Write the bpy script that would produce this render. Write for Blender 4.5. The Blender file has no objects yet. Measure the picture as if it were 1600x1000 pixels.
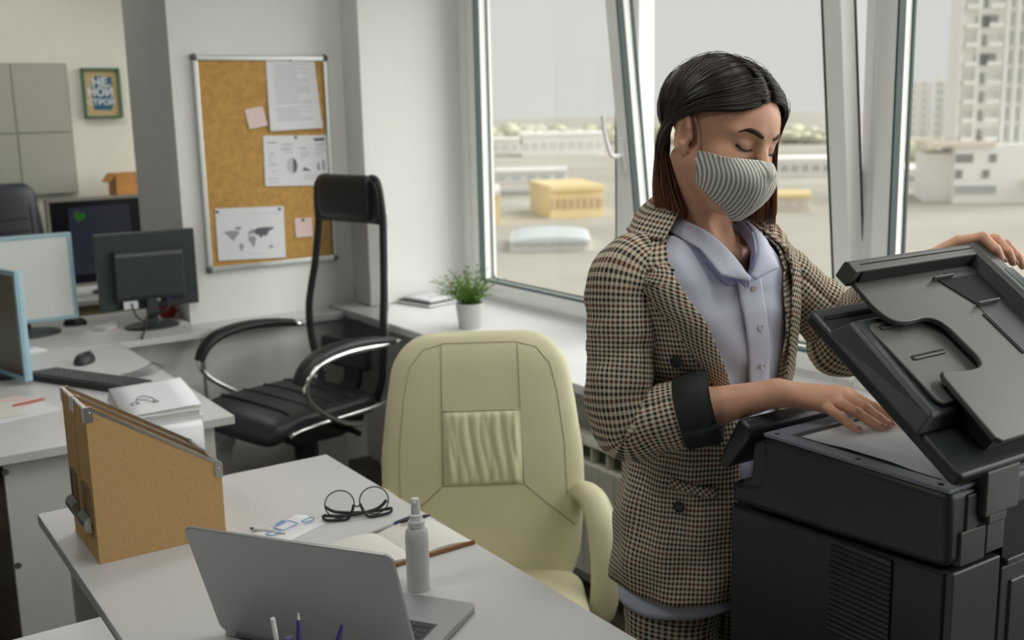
import bpy, bmesh, math, random
import numpy as np
from mathutils import Vector, Matrix
random.seed(7)
PI = math.pi
SC = bpy.context.scene
COL = SC.collection

# ------------------------------------------------------------------ camera
YAW, PIT, ROL, FPX, EYE = math.radians(33.45), math.radians(10.98), math.radians(-1.30), 1703.0, 1.60
_f = Vector((math.sin(YAW)*math.cos(PIT), math.cos(YAW)*math.cos(PIT), -math.sin(PIT)))
_r = Vector((math.cos(YAW), -math.sin(YAW), 0)); _u = _r.cross(_f)
RGT = _r*math.cos(ROL)+_u*math.sin(ROL); UPV = -_r*math.sin(ROL)+_u*math.cos(ROL); FWD = _f
cam = bpy.data.cameras.new('camera'); camo = bpy.data.objects.new('camera', cam); COL.objects.link(camo)
camo.matrix_world = Matrix(((RGT.x, UPV.x, -FWD.x, 0), (RGT.y, UPV.y, -FWD.y, 0), (RGT.z, UPV.z, -FWD.z, EYE), (0, 0, 0, 1)))
cam.sensor_width = 36; cam.lens = FPX/1600*36; cam.clip_end = 3000; cam.clip_start = .05
cam.dof.use_dof = True; cam.dof.focus_distance = 1.78; cam.dof.aperture_fstop = 4.8
SC.camera = camo

# ------------------------------------------------------------------ world, sun, exposure
SC.view_settings.view_transform = 'Standard'; SC.view_settings.look = 'None'
SC.view_settings.exposure = 0.0; SC.view_settings.gamma = 1.0; SC.view_settings.use_curve_mapping = False
W = bpy.data.worlds.new('sky'); SC.world = W; W.use_nodes = True
bg = W.node_tree.nodes['Background']; bg.inputs[0].default_value = (.985, .975, .94, 1); bg.inputs[1].default_value = 0.72
sun = bpy.data.lights.new('sun', 'SUN'); sun.energy = 5.3; sun.angle = math.radians(80); sun.color = (1, .985, .95)
suno = bpy.data.objects.new('sun', sun); COL.objects.link(suno)
suno.rotation_euler = Vector((.76, -.50, .42)).to_track_quat('Z', 'Y').to_euler()

def at(px, py, ax, v):
    """point of the room seen at photo pixel (px,py) on the plane ax=v (used to measure where things stand)"""
    d = RGT*((px-800)/FPX)-UPV*((py-500)/FPX)+FWD
    o = (0, 0, EYE); i = 'xyz'.index(ax); t = (v-o[i])/d[i]
    return Vector((d.x*t, d.y*t, EYE+d.z*t))

# ------------------------------------------------------------------ helpers
def lin(c):
    return tuple(((x/255)/12.92 if x/255 <= .04045 else ((x/255+.055)/1.055)**2.4) for x in c)
MATS = {}
def mat(name, col, rough=.5, metal=0, var=0, vs=8, bump=0, bs=60, spec=.5, emit=None, es=1, coat=0, stretch=None, sheen=0, sss=0, alpha=1):
    if name in MATS: return MATS[name]
    m = bpy.data.materials.new(name); m.use_nodes = True; nt = m.node_tree; N = nt.nodes; L = nt.links
    b = N['Principled BSDF']; b.inputs['Base Color'].default_value = (*col, 1); b.inputs['Roughness'].default_value = rough
    b.inputs['Metallic'].default_value = metal; b.inputs['Specular IOR Level'].default_value = spec
    b.inputs['Coat Weight'].default_value = coat; b.inputs['Sheen Weight'].default_value = sheen
    if sss: b.inputs['Subsurface Weight'].default_value = sss; b.inputs['Subsurface Radius'].default_value = (.01, .004, .002)
    if emit: b.inputs['Emission Color'].default_value = (*emit, 1); b.inputs['Emission Strength'].default_value = es
    if var or bump:
        tc = N.new('ShaderNodeTexCoord'); mp = N.new('ShaderNodeMapping'); L.new(tc.outputs['Object'], mp.inputs[0])
        if stretch: mp.inputs['Scale'].default_value = stretch
    if var:
        n = N.new('ShaderNodeTexNoise'); n.inputs['Scale'].default_value = vs; n.inputs['Detail'].default_value = 4; L.new(mp.outputs[0], n.inputs[0])
        r = N.new('ShaderNodeValToRGB'); r.color_ramp.elements[0].position = .3; r.color_ramp.elements[1].position = .7
        r.color_ramp.elements[0].color = (*[c*(1-var) for c in col], 1); r.color_ramp.elements[1].color = (*[min(1, c*(1+var)) for c in col], 1)
        L.new(n.outputs[0], r.inputs[0]); L.new(r.outputs[0], b.inputs['Base Color'])
    if bump:
        n = N.new('ShaderNodeTexNoise'); n.inputs['Scale'].default_value = bs; n.inputs['Detail'].default_value = 3; L.new(mp.outputs[0], n.inputs[0])
        bp = N.new('ShaderNodeBump'); bp.inputs['Strength'].default_value = bump; bp.inputs['Distance'].default_value = .002
        L.new(n.outputs[0], bp.inputs['Height']); L.new(bp.outputs[0], b.inputs['Normal'])
    if alpha < 1: b.inputs['Alpha'].default_value = alpha
    MATS[name] = m; return m
def glass_mat(name, tint=(.985, .995, .99), refl=.08):
    m = bpy.data.materials.new(name); m.use_nodes = True; N = m.node_tree.nodes; L = m.node_tree.links
    N.remove(N['Principled BSDF']); o = N['Material Output']
    t = N.new('ShaderNodeBsdfTransparent'); t.inputs[0].default_value = (*tint, 1)
    g = N.new('ShaderNodeBsdfGlossy'); g.inputs['Roughness'].default_value = .02
    x = N.new('ShaderNodeMixShader'); lw = N.new('ShaderNodeLayerWeight'); pw = N.new('ShaderNodeMath'); pw.operation = 'POWER'; pw.inputs[1].default_value = 5; ad = N.new('ShaderNodeMath'); ad.operation = 'MULTIPLY_ADD'; ad.inputs[1].default_value = .6; ad.inputs[2].default_value = .03
    lw.inputs[0].default_value = .5; L.new(lw.outputs['Facing'], pw.inputs[0]); L.new(pw.outputs[0], ad.inputs[0]); L.new(ad.outputs[0], x.inputs[0]); L.new(t.outputs[0], x.inputs[1]); L.new(g.outputs[0], x.inputs[2]); L.new(x.outputs[0], o.inputs[0])
    MATS[name] = m; return m

class MB:
    def __init__(s): s.v = []; s.f = []; s.uv = None
    def add(s, vs, fs, M=None):
        o = len(s.v)
        s.v += [tuple(M @ Vector(v)) if M else tuple(v) for v in vs]
        s.f += [tuple(i+o for i in f) for f in fs]; return s
    def box(s, x0, x1, y0, y1, z0, z1, M=None):
        return s.add([(x, y, z) for x in (x0, x1) for y in (y0, y1) for z in (z0, z1)],
                     [(0, 1, 3, 2), (4, 6, 7, 5), (0, 4, 5, 1), (2, 3, 7, 6), (0, 2, 6, 4), (1, 5, 7, 3)], M)
    def cbox(s, c, d, M=None):
        return s.box(c[0]-d[0]/2, c[0]+d[0]/2, c[1]-d[1]/2, c[1]+d[1]/2, c[2]-d[2]/2, c[2]+d[2]/2, M)
    def prism(s, pts, d0, d1, plane='xy', M=None):
        n = len(pts); ax = {'xy': lambda p, d: (p[0], p[1], d), 'xz': lambda p, d: (p[0], d, p[1]), 'yz': lambda p, d: (d, p[0], p[1])}[plane]
        vs = [ax(p, d0) for p in pts]+[ax(p, d1) for p in pts]
        fs = [tuple(range(n)), tuple(range(2*n-1, n-1, -1))]+[(i, (i+1) % n, n+(i+1) % n, n+i) for i in range(n)]
        return s.add(vs, fs, M)
    def loft(s, rings, closed=True, caps=(True, True), M=None):
        n = len(rings[0]); m = len(rings); vs = [p for r in rings for p in r]; fs = []
        for i in range(m-1):
            for j in range(n if closed else n-1):
                k = (j+1) % n; fs.append((i*n+j, i*n+k, (i+1)*n+k, (i+1)*n+j))
        if closed and caps[0]: fs.append(tuple(range(n-1, -1, -1)))
        if closed and caps[1]: fs.append(tuple((m-1)*n+j for j in range(n)))
        return s.add(vs, fs, M)
    def tube(s, path, r, n=8, caps=True, closed=False, flat=1.0, up=None, M=None):
        P = [Vector(p) for p in path]; m = len(P); R = r if isinstance(r, (list, tuple)) else [r]*m
        rings = []; prev = Vector(up) if up else None
        for i in range(m):
            t = (P[(i+1) % m]-P[i-1]) if closed else (P[min(i+1, m-1)]-P[max(i-1, 0)])
            t.normalize()
            if prev is None: prev = Vector((0, 0, 1)) if abs(t.z) < .9 else Vector((1, 0, 0))
            a = prev-t*prev.dot(t)
            if a.length < 1e-6: a = t.orthogonal()
            a.normalize(); b = t.cross(a); prev = a if up is None else Vector(up)
            rings.append([P[i]+(a*math.cos(q)*flat+b*math.sin(q))*R[i] for q in [2*PI*j/n for j in range(n)]])
        if closed: rings.append(rings[0])
        return s.loft(rings, True, (caps and not closed, caps and not closed), M)
    def lathe(s, prof, n=24, c=(0, 0, 0), M=None, sx=1, sy=1):
        rings = [[(c[0]+r*math.cos(2*PI*j/n)*sx, c[1]+r*math.sin(2*PI*j/n)*sy, c[2]+z) for j in range(n)] for r, z in prof]
        return s.loft(rings, True, (True, True), M)
    def ball(s, c, r, nu=16, nv=10, M=None):
        r = r if isinstance(r, (tuple, list)) else (r, r, r)
        return s.loft([[(c[0]+r[0]*math.sin(a)*math.cos(2*PI*j/nu), c[1]+r[1]*math.sin(a)*math.sin(2*PI*j/nu), c[2]+r[2]*math.cos(a)) for j in range(nu)]
                       for a in [PI*(i+.02)/(nv+.04) for i in range(nv+1)]], M=M)
    def grid(s, P, M=None):
        m = len(P); n = len(P[0])
        return s.add([p for r in P for p in r], [(i*n+j, i*n+j+1, (i+1)*n+j+1, (i+1)*n+j) for i in range(m-1) for j in range(n-1)], M)
    def build(s, name, m, parent=None, smooth=None, bevel=0, seg=2, loc=None, solid=0, sub=0, attr=None, recalc=True, sflip=0):
        me = bpy.data.meshes.new(name); me.from_pydata(s.v, [], s.f)
        if recalc:
            b = bmesh.new(); b.from_mesh(me); bmesh.ops.recalc_face_normals(b, faces=b.faces); b.to_mesh(me); b.free()
        me.materials.append(MATS[m] if isinstance(m, str) else m)
        if smooth:
            me.polygons.foreach_set('use_smooth', [True]*len(me.polygons))
            if smooth is not True: me.set_sharp_from_angle(angle=math.radians(smooth))
        if attr:
            a = me.attributes.new('fab', 'FLOAT_VECTOR', 'POINT'); a.data.foreach_set('vector', np.array(attr, dtype=np.float32).ravel())
        o = bpy.data.objects.new(name, me); COL.objects.link(o)
        if loc: o.location = loc
        if parent: o.parent = parent
        if solid: md = o.modifiers.new('s', 'SOLIDIFY'); md.thickness = solid; md.offset = sflip
        if sub: md = o.modifiers.new('u', 'SUBSURF'); md.levels = sub; md.render_levels = sub
        if bevel:
            md = o.modifiers.new('b', 'BEVEL'); md.width = bevel; md.segments = seg; md.limit_method = 'ANGLE'; md.angle_limit = math.radians(40)
        return o
def tag(o, label=None, cat=None, group=None, kind=None):
    for k, v in (('label', label), ('category', cat), ('group', group), ('kind', kind)):
        if v: o[k] = v
    return o
def thing(name, label, cat, loc=(0, 0, 0), rz=0, group=None):
    o = bpy.data.objects.new(name, None); COL.objects.link(o); o.empty_display_size = .1
    o.location = loc; o.rotation_euler = (0, 0, rz); return tag(o, label, cat, group)
def copyobj(o, parent=None, loc=None, rot=None):
    c = o.copy(); COL.objects.link(c)
    if parent: c.parent = parent
    if loc is not None: c.location = loc
    if rot is not None: c.rotation_euler = rot
    return c
def spline(pts, n=8, closed=False):
    P = [Vector(p) for p in pts]; m = len(P); out = []
    for i in range(m if closed else m-1):
        g = (lambda k: P[k % m]) if closed else (lambda k: P[max(0, min(m-1, k))])
        a, b, c, d = g(i-1), g(i), g(i+1), g(i+2)
        for j in range(n):
            t = j/n; out.append(.5*((2*b)+(c-a)*t+(2*a-5*b+4*c-d)*t*t+(3*b-a-3*c+d)*t**3))
    if not closed: out.append(P[-1])
    return out
def lerp(x, xs, ys): return float(np.interp(x, xs, ys))
def text(name, s, size, M, m, parent=None, ext=.0003):
    c = bpy.data.curves.new(name, 'FONT'); c.body = s; c.size = size; c.extrude = ext; c.offset = size*.03; c.align_x = 'CENTER'; c.align_y = 'CENTER'
    o = bpy.data.objects.new('t', c); COL.objects.link(o)
    dg = bpy.context.evaluated_depsgraph_get(); me = bpy.data.meshes.new_from_object(o.evaluated_get(dg)); bpy.data.objects.remove(o)
    me.materials.clear(); me.materials.append(MATS[m]); me.transform(M)
    q = bpy.data.objects.new(name, me); COL.objects.link(q)
    if parent: q.parent = parent
    return q

# ------------------------------------------------------------------ materials
mat('wall', (.80, .80, .77), .85, var=.02, vs=3, bump=.08, bs=180)
mat('wall_far', (.82, .81, .71), .85, var=.02, vs=3)
mat('ceiling', (.85, .85, .83), .9)
mat('pvc', (.88, .89, .87), .35)
mat('gasket', (.05, .075, .075), .6)
mat('sill', (.84, .85, .85), .35, var=.02, vs=6)
mat('laminate', (.60, .60, .60), .38, var=.015, vs=5)
mat('laminate_edge', (.55, .55, .53), .5)
mat('panel_white', (.66, .66, .64), .45, var=.02, vs=4)
mat('floor_dark', (.035, .028, .022), .5)
mat('plank', (.075, .058, .043), .42, var=.35, vs=7, stretch=(9, .7, 1), bump=.15, bs=90)
mat('leather_navy', (.016, .022, .032), .42, bump=.25, bs=260)
mat('black_plastic', (.018, .020, .021), .45, bump=.05, bs=400)
mat('black_leather', (.014, .017, .018), .42, bump=.25, bs=260)
mat('black_fabric', (.012, .014, .014), .8, bump=.3, bs=500)
mat('chrome', (.75, .77, .76), .16, 1)
mat('steel', (.52, .52, .48), .3, 1)
mat('screw', (.35, .36, .34), .35, 1)
mat('cream', (.66, .62, .41), .45, var=.05, vs=5, bump=.18, bs=220)
mat('cream_seam', (.42, .39, .25), .6)
mat('cork', (.52, .30, .085), .9, var=.14, vs=45, bump=.4, bs=260)
mat('alu', (.60, .62, .61), .35, 1)
mat('grey_plastic', (.12, .13, .13), .5)
mat('paper', (.76, .77, .80), .8)
mat('paper_warm', (.74, .73, .68), .8)
mat('ink', (.12, .13, .15), .8)
mat('ink_grey', (.33, .34, .37), .8)
mat('ink_light', (.55, .56, .6), .8)
mat('pink_paper', (.78, .62, .60), .8)
mat('pin', (.25, .25, .26), .3, .8)
mat('kraft', (.56, .36, .15), .78, var=.06, vs=130, bump=.12, bs=400)
mat('kraft_in', (.34, .17, .06), .85)
mat('laptop', (.40, .41, .41), .38, .75)
mat('laptop_base', (.45, .47, .48), .35, .7)
mat('key', (.03, .034, .036), .5)
mat('white_plastic', (.72, .73, .73), .35)
mat('bottle', (.66, .67, .67), .45, sss=.1)
mat('leather_brown', (.25, .115, .035), .6, bump=.2, bs=300)
mat('blue_ink', (.045, .04, .16), .4)
mat('blue_print', (.18, .34, .58), .7)
mat('blue_film', (.36, .55, .64), .35)
mat('screen_white', (.62, .64, .62), .3, emit=(.62, .63, .60), es=.12)
mat('screen_olive_refl', (.13, .12, .075), .25)  # olive reflection put into the screen's own colour
mat('screen_dark', (.012, .014, .022), .25)
mat('screen_blue', (.035, .04, .07), .3, emit=(.10, .11, .2), es=.06)
mat('screen_green', (.04, .17, .03), .4, emit=(.1, .5, .08), es=.06)
mat('bezel_beige', (.52, .50, .42), .5)
mat('mon_black', (.033, .043, .045), .4)
mat('red', (.32, .012, .018), .4)
mat('beige_panel', (.42, .37, .20), .6)
mat('orange_box', (.55, .26, .07), .7, var=.1, vs=20)
mat('poster_frame', (.06, .16, .09), .5)
mat('poster_tan', (.55, .42, .22), .7)
mat('poster_blue', (.035, .13, .20), .7)
mat('board_grey', (.44, .44, .37), .6)
mat('board_seam', (.36, .36, .30), .7)
mat('pot', (.60, .60, .58), .5)
mat('soil', (.03, .02, .012), .95)
mat('leaf', (.13, .27, .035), .5, var=.45, vs=30)
mat('rad', (.66, .66, .58), .4)
mat('rad_dark', (.10, .11, .09), .6)
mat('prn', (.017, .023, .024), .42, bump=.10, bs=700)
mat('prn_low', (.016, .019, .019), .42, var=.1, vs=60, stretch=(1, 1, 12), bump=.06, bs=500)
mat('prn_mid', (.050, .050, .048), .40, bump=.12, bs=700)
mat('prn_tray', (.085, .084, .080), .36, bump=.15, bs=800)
mat('prn_rim', (.17, .19, .23), .4)
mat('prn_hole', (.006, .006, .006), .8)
mat('prn_glass', (.06, .075, .08), .15)
mat('bin', (.38, .38, .39), .6)
mat('fill_glow', (.9, .9, .9), .5, emit=(1, .98, .94), es=11)  # glow of the fill panels added overhead
glass_mat('glass')
glass_mat('lens', (.97, .98, .98))
glass_mat('sheet_clear', (.86, .87, .87))
# ------------------------------------------------------------------ the setting
def struct(o): o['kind'] = 'structure'; return o
GLZ = (.775, 2.46)      # window opening z range
SILZ = .745
fl = struct(MB().box(-7.2, 2.2, -6.2, 7.4, -.2, -.008).build('floor', 'floor_dark'))
pm_ = None
for i in range(15):
    for j in range(4):
        x = -.55+i*.19; y = .9+j*1.3-(i % 3)*.43
        if pm_ is None:
            pm_ = MB().box(0, .187, 0, 1.297, -.0085, 0).build('floor_plank', 'plank', fl, bevel=.0012, seg=1); pm_.location = (x, y, 0)
        else: copyobj(pm_, fl, (x, y, 0))
struct(MB().box(-7.2, 2.9, -6.2, 7.4, 2.95, 3.1).build('ceiling', 'ceiling'))
struct(MB().box(-7.4, -7.2, -6.2, 7.4, -.2, 3.1).build('wall_left', 'wall'))
struct(MB().box(-7.4, 2.9, -6.4, -6.2, -.2, 3.1).build('wall_front', 'wall'))
struct(MB().box(-7.4, 2.9, 7.2, 7.4, -.2, 3.1).build('wall_far', 'wall_far'))
struct(MB().box(1.36, 2.9, 4.52, 5.17, -.01, 2.95).build('wall_back', 'wall'))
struct(MB().box(2.12, 2.62, 4.35, 4.52, SILZ, 2.95).build('wall_pier', 'wall', bevel=.004))
# window wall: parapet below the sill, lintel above, far-room piers
struct(MB().box(2.15, 2.9, -6.2, 4.52, -.2, SILZ-.035).build('wall_window', 'wall'))
struct(MB().box(2.62, 2.9, -6.2, 4.52, GLZ[1], 2.95).build('wall_lintel', 'wall'))
mb = MB().box(2.62, 2.9, 5.17, 5.3, -.2, 2.95).box(2.62, 2.9, 7.05, 7.2, -.2, 2.95).box(2.62, 2.9, 5.3, 7.05, -.2, .8).box(2.62, 2.9, 5.3, 7.05, GLZ[1], 2.95)
struct(mb.build('wall_side', 'wall'))
struct(MB().prism([(2.0, -6.2), (2.72, -6.2), (2.72, 4.349), (2.119, 4.349), (2.119, 4.519), (2.0, 4.519)], SILZ-.034, SILZ).build('trim_1', 'sill', bevel=.004))
struct(MB().box(2.132, 2.15, -6.0, 4.36, 0, .075).build('baseboard_window', 'panel_white'))

def window(n, y0, y1, tilt=0, x=2.62):
    """pvc window between y0 and y1 in the plane x; its sash may be tilted into the room at the top"""
    z0, z1 = GLZ[0]-.03, GLZ[1]
    root = bpy.data.objects.new('window_%d' % n, None); COL.objects.link(root); root['kind'] = 'structure'; root.location = (x, 0, z0)
    h = z1-z0; fw = .035
    f = MB()
    for (a, b, c, d) in ((y0, y0+fw, 0, h), (y1-fw, y1, 0, h), (y0+fw, y1-fw, 0, fw), (y0+fw, y1-fw, h-fw, h)): f.box(0, .075, a, b, c, d)
    f.build('window_frame', 'pvc', root, bevel=.004)
    sash = bpy.data.objects.new('sash', None); COL.objects.link(sash); sash.parent = root; sash.location = (-.012, 0, fw-.012)
    sw = .062; a0, a1 = y0+fw-.016, y1-fw+.016; hs = h-2*fw+.024
    for nm, (a, b, c, d) in (('stile', (a0, a0+sw, 0, hs)), ('stile', (a1-sw, a1, 0, hs)), ('rail', (a0+sw, a1-sw, 0, sw)), ('rail', (a0+sw, a1-sw, hs-sw, hs))):
        MB().box(0, .062, a, b, c, d).build(nm, 'pvc', sash, bevel=.005)
    g = .006
    gm = MB()
    for xx in (-.002, .0605):
        for (a, b, c, d) in ((a0+sw-.001, a0+sw+g, sw, hs-sw), (a1-sw-g, a1-sw+.001, sw, hs-sw), (a0+sw, a1-sw, sw-.001, sw+g), (a0+sw, a1-sw, hs-sw-g, hs-sw+.001)): gm.box(xx+.002, xx+.012 if xx > 0 else xx+.03, a, b, c, d)
    gm.build('gasket', 'gasket', sash)
    if tilt:
        gm = MB()
        for q in (a0, a1): gm.box(.058, .066, q-.002, q+.002, 0, hs)
        gm.build('edge_gasket', 'gasket', sash)
    MB().box(.026, .032, a0+sw, a1-sw, sw, hs-sw).build('pane', 'glass', sash)
    sash.rotation_euler = (0, -tilt, 0)
    return root, sash, a0, a1, hs
MUL = [4.285, 3.135, 2.07, .98, -.12, -1.22, -2.32, -3.42, -4.52, -6.2]
wins = []
struct(MB().box(2.612, 2.70, 4.285, 4.35, SILZ, GLZ[1]).build('trim_2', 'pvc', bevel=.004))
for i in range(9):
    wins.append(window(i+1, MUL[i+1], MUL[i], math.radians(6.2) if i == 1 else 0))
window(10, 5.3, 6.18); window(11, 6.18, 7.05)
# handle on the tilted sash (far stile), lever turned up
sash, a0, a1, hs = wins[1][1:]
hh = MB().box(-.012, 0, a1-.046, a1-.018, .605, .725)
hh.tube(spline([(-.012, a1-.032, .665), (-.05, a1-.032, .665), (-.058, a1-.026, .685), (-.06, a1-.012, .745), (-.06, a1-.008, .81)], 5), .0085, 10)
hh.build('handle', 'pvc', sash, smooth=40, bevel=.003)
sash2 = wins[1][0]
MB().tube([(.02, a1-.02, 1.63), (-.08, a1-.03, 1.47), (-.15, a1-.03, 1.40)], .006, 6).build('stay_arm', 'steel', sash2)
MB().box(-.012, .0, MUL[2]+.028, MUL[2]+.05, .58, .66).tube([(-.01, MUL[2]+.04, .64), (-.03, MUL[2]+.055, .655)], .005, 6).build('latch_keeper', 'pvc', sash2, bevel=.003)

# ------------------------------------------------------------------ outside
GZ = -16.0
EXT = {}  # outdoor colours below are paled to stand in for haze and overexposure
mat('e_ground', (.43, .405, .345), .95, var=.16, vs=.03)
mat('e_white', (.96, .95, .92), .9)
mat('e_cream', (.84, .76, .66), .9)
mat('e_shade', (.50, .51, .49), .8)
mat('e_mid', (.74, .74, .71), .8)
mat('e_dark', (.34, .34, .32), .8)
mat('e_yellow', (.82, .66, .36), .9)
mat('e_brown', (.62, .47, .30), .9)
mat('e_blue', (.58, .63, .64), .7)
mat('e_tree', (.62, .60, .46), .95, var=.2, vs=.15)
struct(MB().box(12, 1500, -900, 1500, GZ-1, GZ).build('ground', 'e_ground'))
def ext_frame(px, py, rz=0):
    p = at(px, py, 'z', GZ); d = Vector((p.x, p.y)).length
    return p, d, d/FPX/ math.cos(0)           # position, distance, metres per pixel there
def ext_thing(name, label, cat, px, py, turn=0, group=None):
    p, d, s = ext_frame(px, py)
    ang = math.atan2(p.y, p.x)-PI/2+turn       # local -Y looks back at the office
    return thing(name, label, cat, (p.x, p.y, GZ), ang, group), s*1.02
# tall tower under construction
t, s = ext_thing('apartment_tower', 'tall white apartment tower under construction seen through the right window', 'building', 1560, 312, .18)
FH = 25.3*s; NF = 10; z0 = 78*s
MB().box(-60*s, 62*s, 0, 14, z0, z0+NF*FH).build('wall', 'e_white', t)
MB().box(-64*s, 66*s, -.6, 15, z0+NF*FH, z0+NF*FH+8*s).build('roof_slab', 'e_cream', t)
proto = {}
def epart(nm, mb, m, loc):
    k = (nm, m, mb)
    if k not in proto:
        bx = {'slit': (-2.2*s, 2.2*s, -.25, .1, 0, 15*s), 'loggia': (-9*s, 9*s, -.3, .1, 0, 15*s), 'bal': (-9*s, 9*s, -1.5, 0, -1.2*s, 4.5*s), 'thin': (-1.2*s, 1.2*s, -.25, .1, 0, 19*s), 'col': (-1.6*s, 1.6*s, -.9, .1, 0, FH*NF), 'win': (-4.5*s, 4.5*s, -.25, .1, 0, 11*s), 'wide': (-11*s, 11*s, -.25, .1, 0, 11*s)}[mb]
        proto[k] = MB().box(*bx).build(nm, m, t); proto[k].location = loc; return
    copyobj(proto[k], t, loc)
for f in range(NF):
    z = z0+f*FH+5*s
    if f in (4, 6):
        epart('window', 'loggia', 'e_dark', (-33*s, 0, z)); epart('window', 'loggia', 'e_dark', (-24*s, 0, z))
    else:
        epart('window', 'loggia', 'e_mid', (-47*s, 0, z)); epart('window', 'slit', 'e_dark', (-31*s, 0, z)); epart('window', 'loggia', 'e_mid', (-17*s, 0, z))
    epart('balcony', 'bal', 'e_white', (-47*s, 0, z)); epart('balcony', 'bal', 'e_white', (-17*s, 0, z))
    for q in (4, 17, 30, 43, 56): epart('window', 'thin', 'e_shade', (q*s, 0, z))
for q in (-60, -39, -3, 10.5, 23.5, 36.5, 49.5): epart('column', 'col', 'e_white', (q*s, 0, z0))
MB().box(-68*s, 66*s, -7, 14, 0, z0).build('podium', 'e_white', t)
MB().box(-103*s, -66*s, -4, 10, 0, 66*s).build('side_wing', 'e_white', t)
MB().box(-104*s, -18*s, -7.6, 10, z0-2*s, z0+4*s).build('parapet', 'e_cream', t)
for (x, z, k) in ((-56, 55, 'wide'), (-20, 55, 'win'), (-62, 34, 'win'), (-28, 34, 'win'), (45, 40, 'wide')): epart('window', k, 'e_dark', (x*s, -6.9, z*s))
MB().box(-66*s, -14*s, -7.3, -6.9, 14*s, 24*s).build('glazed_strip', 'e_shade', t)
MB().box(28*s, 66*s, -7.3, -6.9, 12*s, 22*s).build('glazed_strip', 'e_shade', t)
MB().box(20*s, 66*s, -9, -7, 26*s, 32*s).build('canopy', 'e_cream', t)
# pale towers behind
for i, (px, w, h, lab) in enumerate(((1434, 15, 92, 'pale hazy apartment block, leftmost of the distant towers'), (1464, 6, 100, 'slim pale distant tower between two hazy blocks'), (1484, 9, 94, 'pale distant block just left of the tall white tower'))):
    t, s = ext_thing('distant_block', lab, 'building', px, 232, group='hazy towers on the horizon')
    MB().box(-w*s, w*s, 0, 8, 0, h*s).build('wall', 'e_white', t)
    for k in range(7):
        for q in (-.55, .35): MB().box((q*w-2)*s, (q*w+2)*s, -.6, .2, (20+k*11)*s, (26+k*11)*s).build('window', 'e_mid', t)
# tree belts: nobody could count them
def belt(name, label, px0, px1, py, hh):
    mb = MB(); rnd = random.Random(px0)
    for i in range(220):
        px = px0+(px1-px0)*i/219; p, d, s = ext_frame(px, py+rnd.uniform(-2, 3)); r = hh*s*rnd.uniform(.15, .42)
        mb.ball((p.x, p.y, GZ+r*rnd.uniform(.5, 1.3)), (r*1.4, r*1.4, r*rnd.uniform(.8, 1.4)), 7, 5)
    tag(mb.build(name, 'e_tree', smooth=True), label, 'trees', kind='stuff')
belt('tree_belt', 'hazy olive tree belt behind the pale buildings at right', 1375, 1500, 248, 34)
belt('tree_line', 'hazy yellowish tree line on the horizon in the left window', 740, 980, 222, 30)
belt('tree_row', 'hazy tree row on the horizon behind the masked person', 1030, 1330, 222, 26)
def shed(name, label, px, py, w, h, dp, m='e_white', roof='e_white', wins=0, arch=False, turn=0, wm='e_mid'):
    t, s = ext_thing(name, label, 'building', px, py, turn)
    MB().box(-w*s, w*s, 0, dp, 0, h*s).build('wall', m, t)
    if arch:
        MB().prism([(w*s*math.cos(a), h*s*.9+h*s*.5*math.sin(a)) for a in [PI*k/14 for k in range(15)]], -1, dp, 'xz').build('roof', roof, t)
    else: MB().box(-w*s*1.02, w*s*1.02, -.8, dp+.5, h*s, h*s*1.08+.4).build('roof', roof, t)
    for k in range(wins):
        x = (-1+2*(k+.5)/wins)*w*s; MB().box(x-w*s/wins*.6, x+w*s/wins*.6, -.3, .1, h*s*.35, h*s*.7).build('window', wm, t)
    return t, s
shed('warehouse', 'long low white warehouse with a window row, behind the left pane', 880, 243, 62, 30, 20, wins=9)
shed('warehouse', 'small white shed left of the long warehouse', 790, 240, 22, 20, 18, wins=3)
shed('warehouse', 'low grey roofed hall crossing the middle distance of the left pane', 830, 285, 55, 15, 14, roof='e_mid', wins=5, wm='e_blue')
shed('yellow_hall', 'ochre yellow hall with dark ribs on its end wall', 902, 340, 42, 42, 16, m='e_yellow', roof='e_yellow', wins=8, turn=.25, wm='e_brown')
shed('yellow_hall', 'yellow building end beside the left window jamb', 762, 352, 20, 46, 14, m='e_yellow', roof='e_cream')
shed('grey_canopy', 'dark grey canopy roof left of the ochre hall', 806, 322, 30, 18, 6, m='e_white', roof='e_dark')
shed('arched_hangar', 'pale hangar with an arched bluish roof in the left pane foreground', 860, 392, 62, 16, 12, roof='e_blue', arch=True, wins=10)
shed('long_garage', 'long pale garage row behind the open sash', 1250, 275, 60, 22, 14, wins=8, wm='e_shade')
shed('long_garage', 'low pale garage with dark doors at the foot of the distant towers', 1425, 292, 40, 22, 14, wins=5, wm='e_shade')
shed('yellow_hall', 'small ochre shed behind the open sash', 1240, 330, 24, 20, 10, m='e_cream', roof='e_yellow', wins=3)
# ------------------------------------------------------------------ desks
DZ = .75
def desk(name, label, top, panels, loc=None):
    x0, x1, y0, y1 = top
    t = thing(name, label, 'desk', ((x0+x1)/2, (y0+y1)/2, 0)); ox, oy = (x0+x1)/2, (y0+y1)/2
    MB().box(x0-ox, x1-ox, y0-oy, y1-oy, DZ-.025, DZ).build('desk_top', 'laminate', t, bevel=.0015)
    for (a, b, c, d, e, f, nm) in panels: MB().box(a-ox, b-ox, c-oy, d-oy, e, f).build(nm, 'panel_white', t, bevel=.001)
    return t, ox, oy
desk('office_desk', 'white desk in the foreground carrying the silver laptop and file boxes', (.375, 1.062, .55, 2.475),
     [(.42, 1.03, 2.40, 2.42, 0, DZ-.025, 'leg_panel'), (.42, 1.03, .6, .62, 0, DZ-.025, 'leg_panel'), (.70, .718, .62, 2.40, .3, DZ-.025, 'modesty_panel')])
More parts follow.
